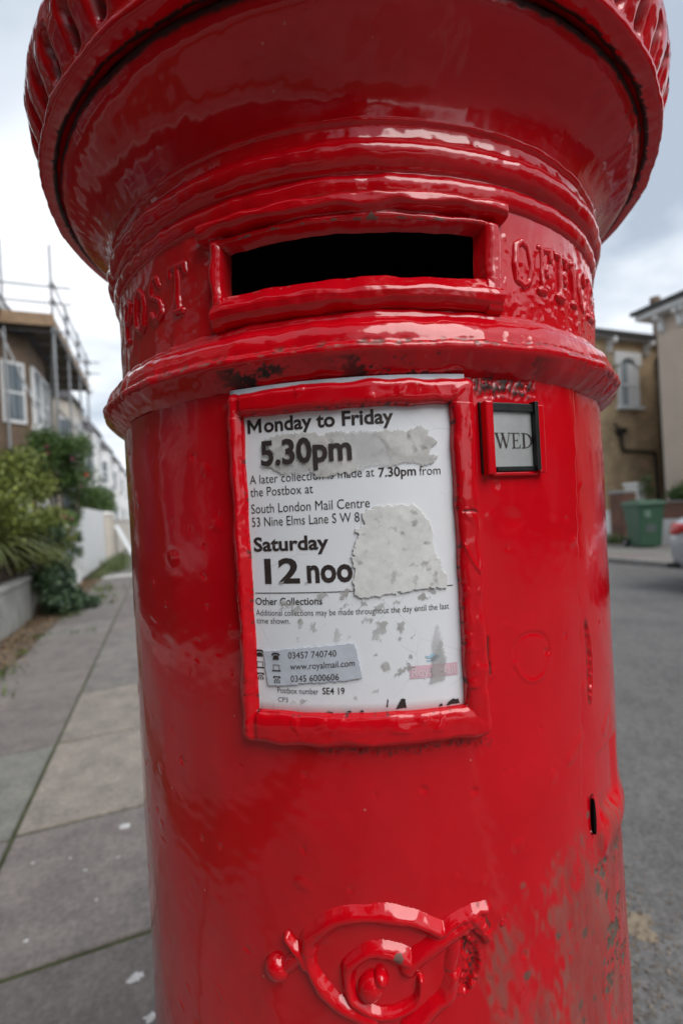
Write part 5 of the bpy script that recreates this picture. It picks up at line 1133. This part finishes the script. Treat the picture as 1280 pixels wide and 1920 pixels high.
for x in (-.27, .27):
    wh = MB().tube((x-.03, .25, .10), (x+.03, .25, .10), .10, 20).build('wheel', M['rubber'], bn); MB().tube((x-.034, .25, .10), (x+.034, .25, .10), .05, 14).build('hub', M['galv'], wh)
MB().tube((-.24, .25, .10), (.24, .25, .10), .014).build('axle', M['galv'], bn)
MB().poly([(-.17, -.3470, .70), (-.03, -.3470, .70), (-.03, -.3585, .85), (-.17, -.3585, .85)], .006, (0, -1, 0)).build('pale_badge', simple('rubbed badge', (.16, .25, .20), .5, .3, 30), bn)
MB().poly([(-.14, -.310, .35), (.10, -.310, .35), (.10, -.331, .55), (-.14, -.331, .55)], .006, (0, -1, 0)).build('worn_sticker', simple('worn sticker', (.10, .13, .12), .6, .4, 60), bn)

# ------------------------------------------------------------------ parked car at the right edge (only its rear corner shows)
car = empty('parked_car', (7.15, 2.45, -.10)); tag(car, 'silver parked car with red tail lamp cut off by the right edge', 'car')
def loft(name, st, prof, mat, par, n=28, cap=True):
    """stations along y: (y, half width, z low, z high, roundness)"""
    V = []; F = []
    for (y, hw, z0, z1, e_) in st:
        for i in range(n):
            t = 2*pi*i/n; c, s__ = cos(t), sin(t); V.append((hw*math.copysign(abs(c)**e_, c), y, (z0+z1)/2+(z1-z0)/2*math.copysign(abs(s__)**e_, s__)))
    for k in range(len(st)-1):
        for i in range(n): j = (i+1) % n; F.append((k*n+i, k*n+j, (k+1)*n+j, (k+1)*n+i))
    F += [tuple(range(n)), tuple(range((len(st)-1)*n, len(st)*n))[::-1]]
    return mesh(name, V, F, mat, par, True)
loft('body', [(-2.10, .45, .35, .55, .5), (-2.05, .66, .27, .66, .45), (-1.85, .80, .22, .74, .4), (-1.4, .86, .20, .82, .38), (-.9, .88, .20, .90, .36), (0, .885, .20, .94, .34), (1.0, .885, .20, .98, .34), (1.5, .875, .21, 1.00, .36), (1.8, .85, .24, 1.00, .38), (1.95, .80, .28, .98, .42), (2.04, .70, .34, .90, .5), (2.09, .50, .42, .80, .6)], None, M['silver'], car)
loft('cabin', [(-1.05, .60, .80, .92, .5), (-.5, .70, .80, 1.32, .42), (.0, .72, .80, 1.44, .4), (.8, .71, .80, 1.45, .4), (1.3, .66, .80, 1.36, .42), (1.78, .55, .80, 1.02, .5)], None, M['glass'], car)
loft('roof_panel', [(-.35, .50, 1.34, 1.40, .6), (.0, .60, 1.36, 1.475, .6), (.8, .60, 1.37, 1.485, .6), (1.15, .52, 1.34, 1.42, .6)], None, M['silver'], car)
for x in (-.80, .80):
    for y in (-1.35, 1.28):
        wh = MB().tube((x-.10, y, .31), (x+.10, y, .31), .31, 28).build('wheel', M['rubber'], car, smooth=False); MB().tube((x-.105, y, .31), (x+.105, y, .31), .20, 20).build('rim', M['galv'], wh)
ST = [(1.5, .875, .21, 1.00, .36), (1.8, .85, .24, 1.00, .38), (1.95, .80, .28, .98, .42), (2.04, .70, .34, .90, .5), (2.09, .50, .42, .80, .6)]
for x in (-1, 1):
    V = []; F = []
    ys = [1.66+.385*k/10 for k in range(11)]
    for yy in ys:
        sa = [np.interp(yy, [q[0] for q in ST], [q[c] for q in ST]) for c in range(1, 5)]
        zt = .90-.02*(2.05-yy); zb = max(.74+.35*(2.05-yy)-.06, .74) if yy < 1.95 else .76
        for m2_ in range(5):
            z = zb+(zt-zb)*m2_/4; f_ = abs((z-(sa[1]+sa[2])/2)/((sa[2]-sa[1])/2)); f_ = min(f_, .985); V.append((x*(sa[0]*(1-f_**(2/sa[3]))**(sa[3]/2)+.007), yy+.004, z))
    for k in range(10):
        for m2_ in range(4): F.append((k*5+m2_, k*5+m2_+1, (k+1)*5+m2_+1, (k+1)*5+m2_))
    tl = mesh('tail_lamp', V, F, M['tail'], car, True); md = tl.modifiers.new('thickness', 'SOLIDIFY'); md.thickness = .012; md.offset = 0
MB().box(-.26, .26, 2.092, 2.10, .55, .66).build('number_plate', M['orange'], car, bevel=.003)
MB().box(-.80, .80, 1.9, 2.03, .30, .36).build('bumper_trim', M['trim'], car, bevel=.01)
for x in (-.86, .86): MB().box(x-.07, x+.07, -.62, -.48, .92, 1.05).build('wing_mirror', M['silver'], car, bevel=.02)

# ------------------------------------------------------------------ unseen trees added behind the viewer to darken what the gloss paint mirrors
def tree(x, y, h, r, label, seed):
    g = random.Random(seed); rt = empty('street_tree', (x, y, 0)); tag(rt, label, 'tree', 'street trees behind the viewer')
    b = MB(); b.tube((0, 0, -.1), (.05, .03, h*.4), .16, 10, .12); cl = []
    for i in range(15):
        a = g.uniform(0, 6.28); d = r*g.uniform(.1, .75); c = (d*cos(a), d*sin(a), h*g.uniform(.45, .92)); cl.append(c+(r*.42, r*.42, r*.34)); m_ = (c[0]*.35, c[1]*.35, h*.5); b.tube((.05, .03, h*.36), m_, .08, 6, .05); b.tube(m_, c, .05, 6, .015)
    b.build('trunk', M['bark'], rt); scatter('crown', 9000, clump_rel(cl, .3), .14, M['leaf_green'], None, seed=seed, parent=rt)
tree(.15, -11.5, 6.8, 2.6, 'leafy street tree on the near pavement directly behind the viewer', 71)
tree(-2.7, -6.6, 5.0, 1.7, 'leafy tree in the front garden left of the viewer', 72)
tree(-2.6, -1.6, 4.6, 1.5, 'small leafy tree in the front garden beside the viewer', 74)
tree(-2.7, -11.8, 5.4, 1.8, 'leafy garden tree furthest behind the viewer', 75)
tree(11.9, -2.2, 5.6, 1.9, 'leafy garden tree across the road beside the parked car', 76)
tree(4.2, -26, 9.5, 4.2, 'broad tree closing the street far behind the viewer', 77)
tree(-1.0, -24, 8.5, 3.6, 'broad tree on the near pavement far behind the viewer', 78)
tree(9.6, -9.5, 6.8, 2.4, 'leafy street tree across the road behind the parked car', 73)
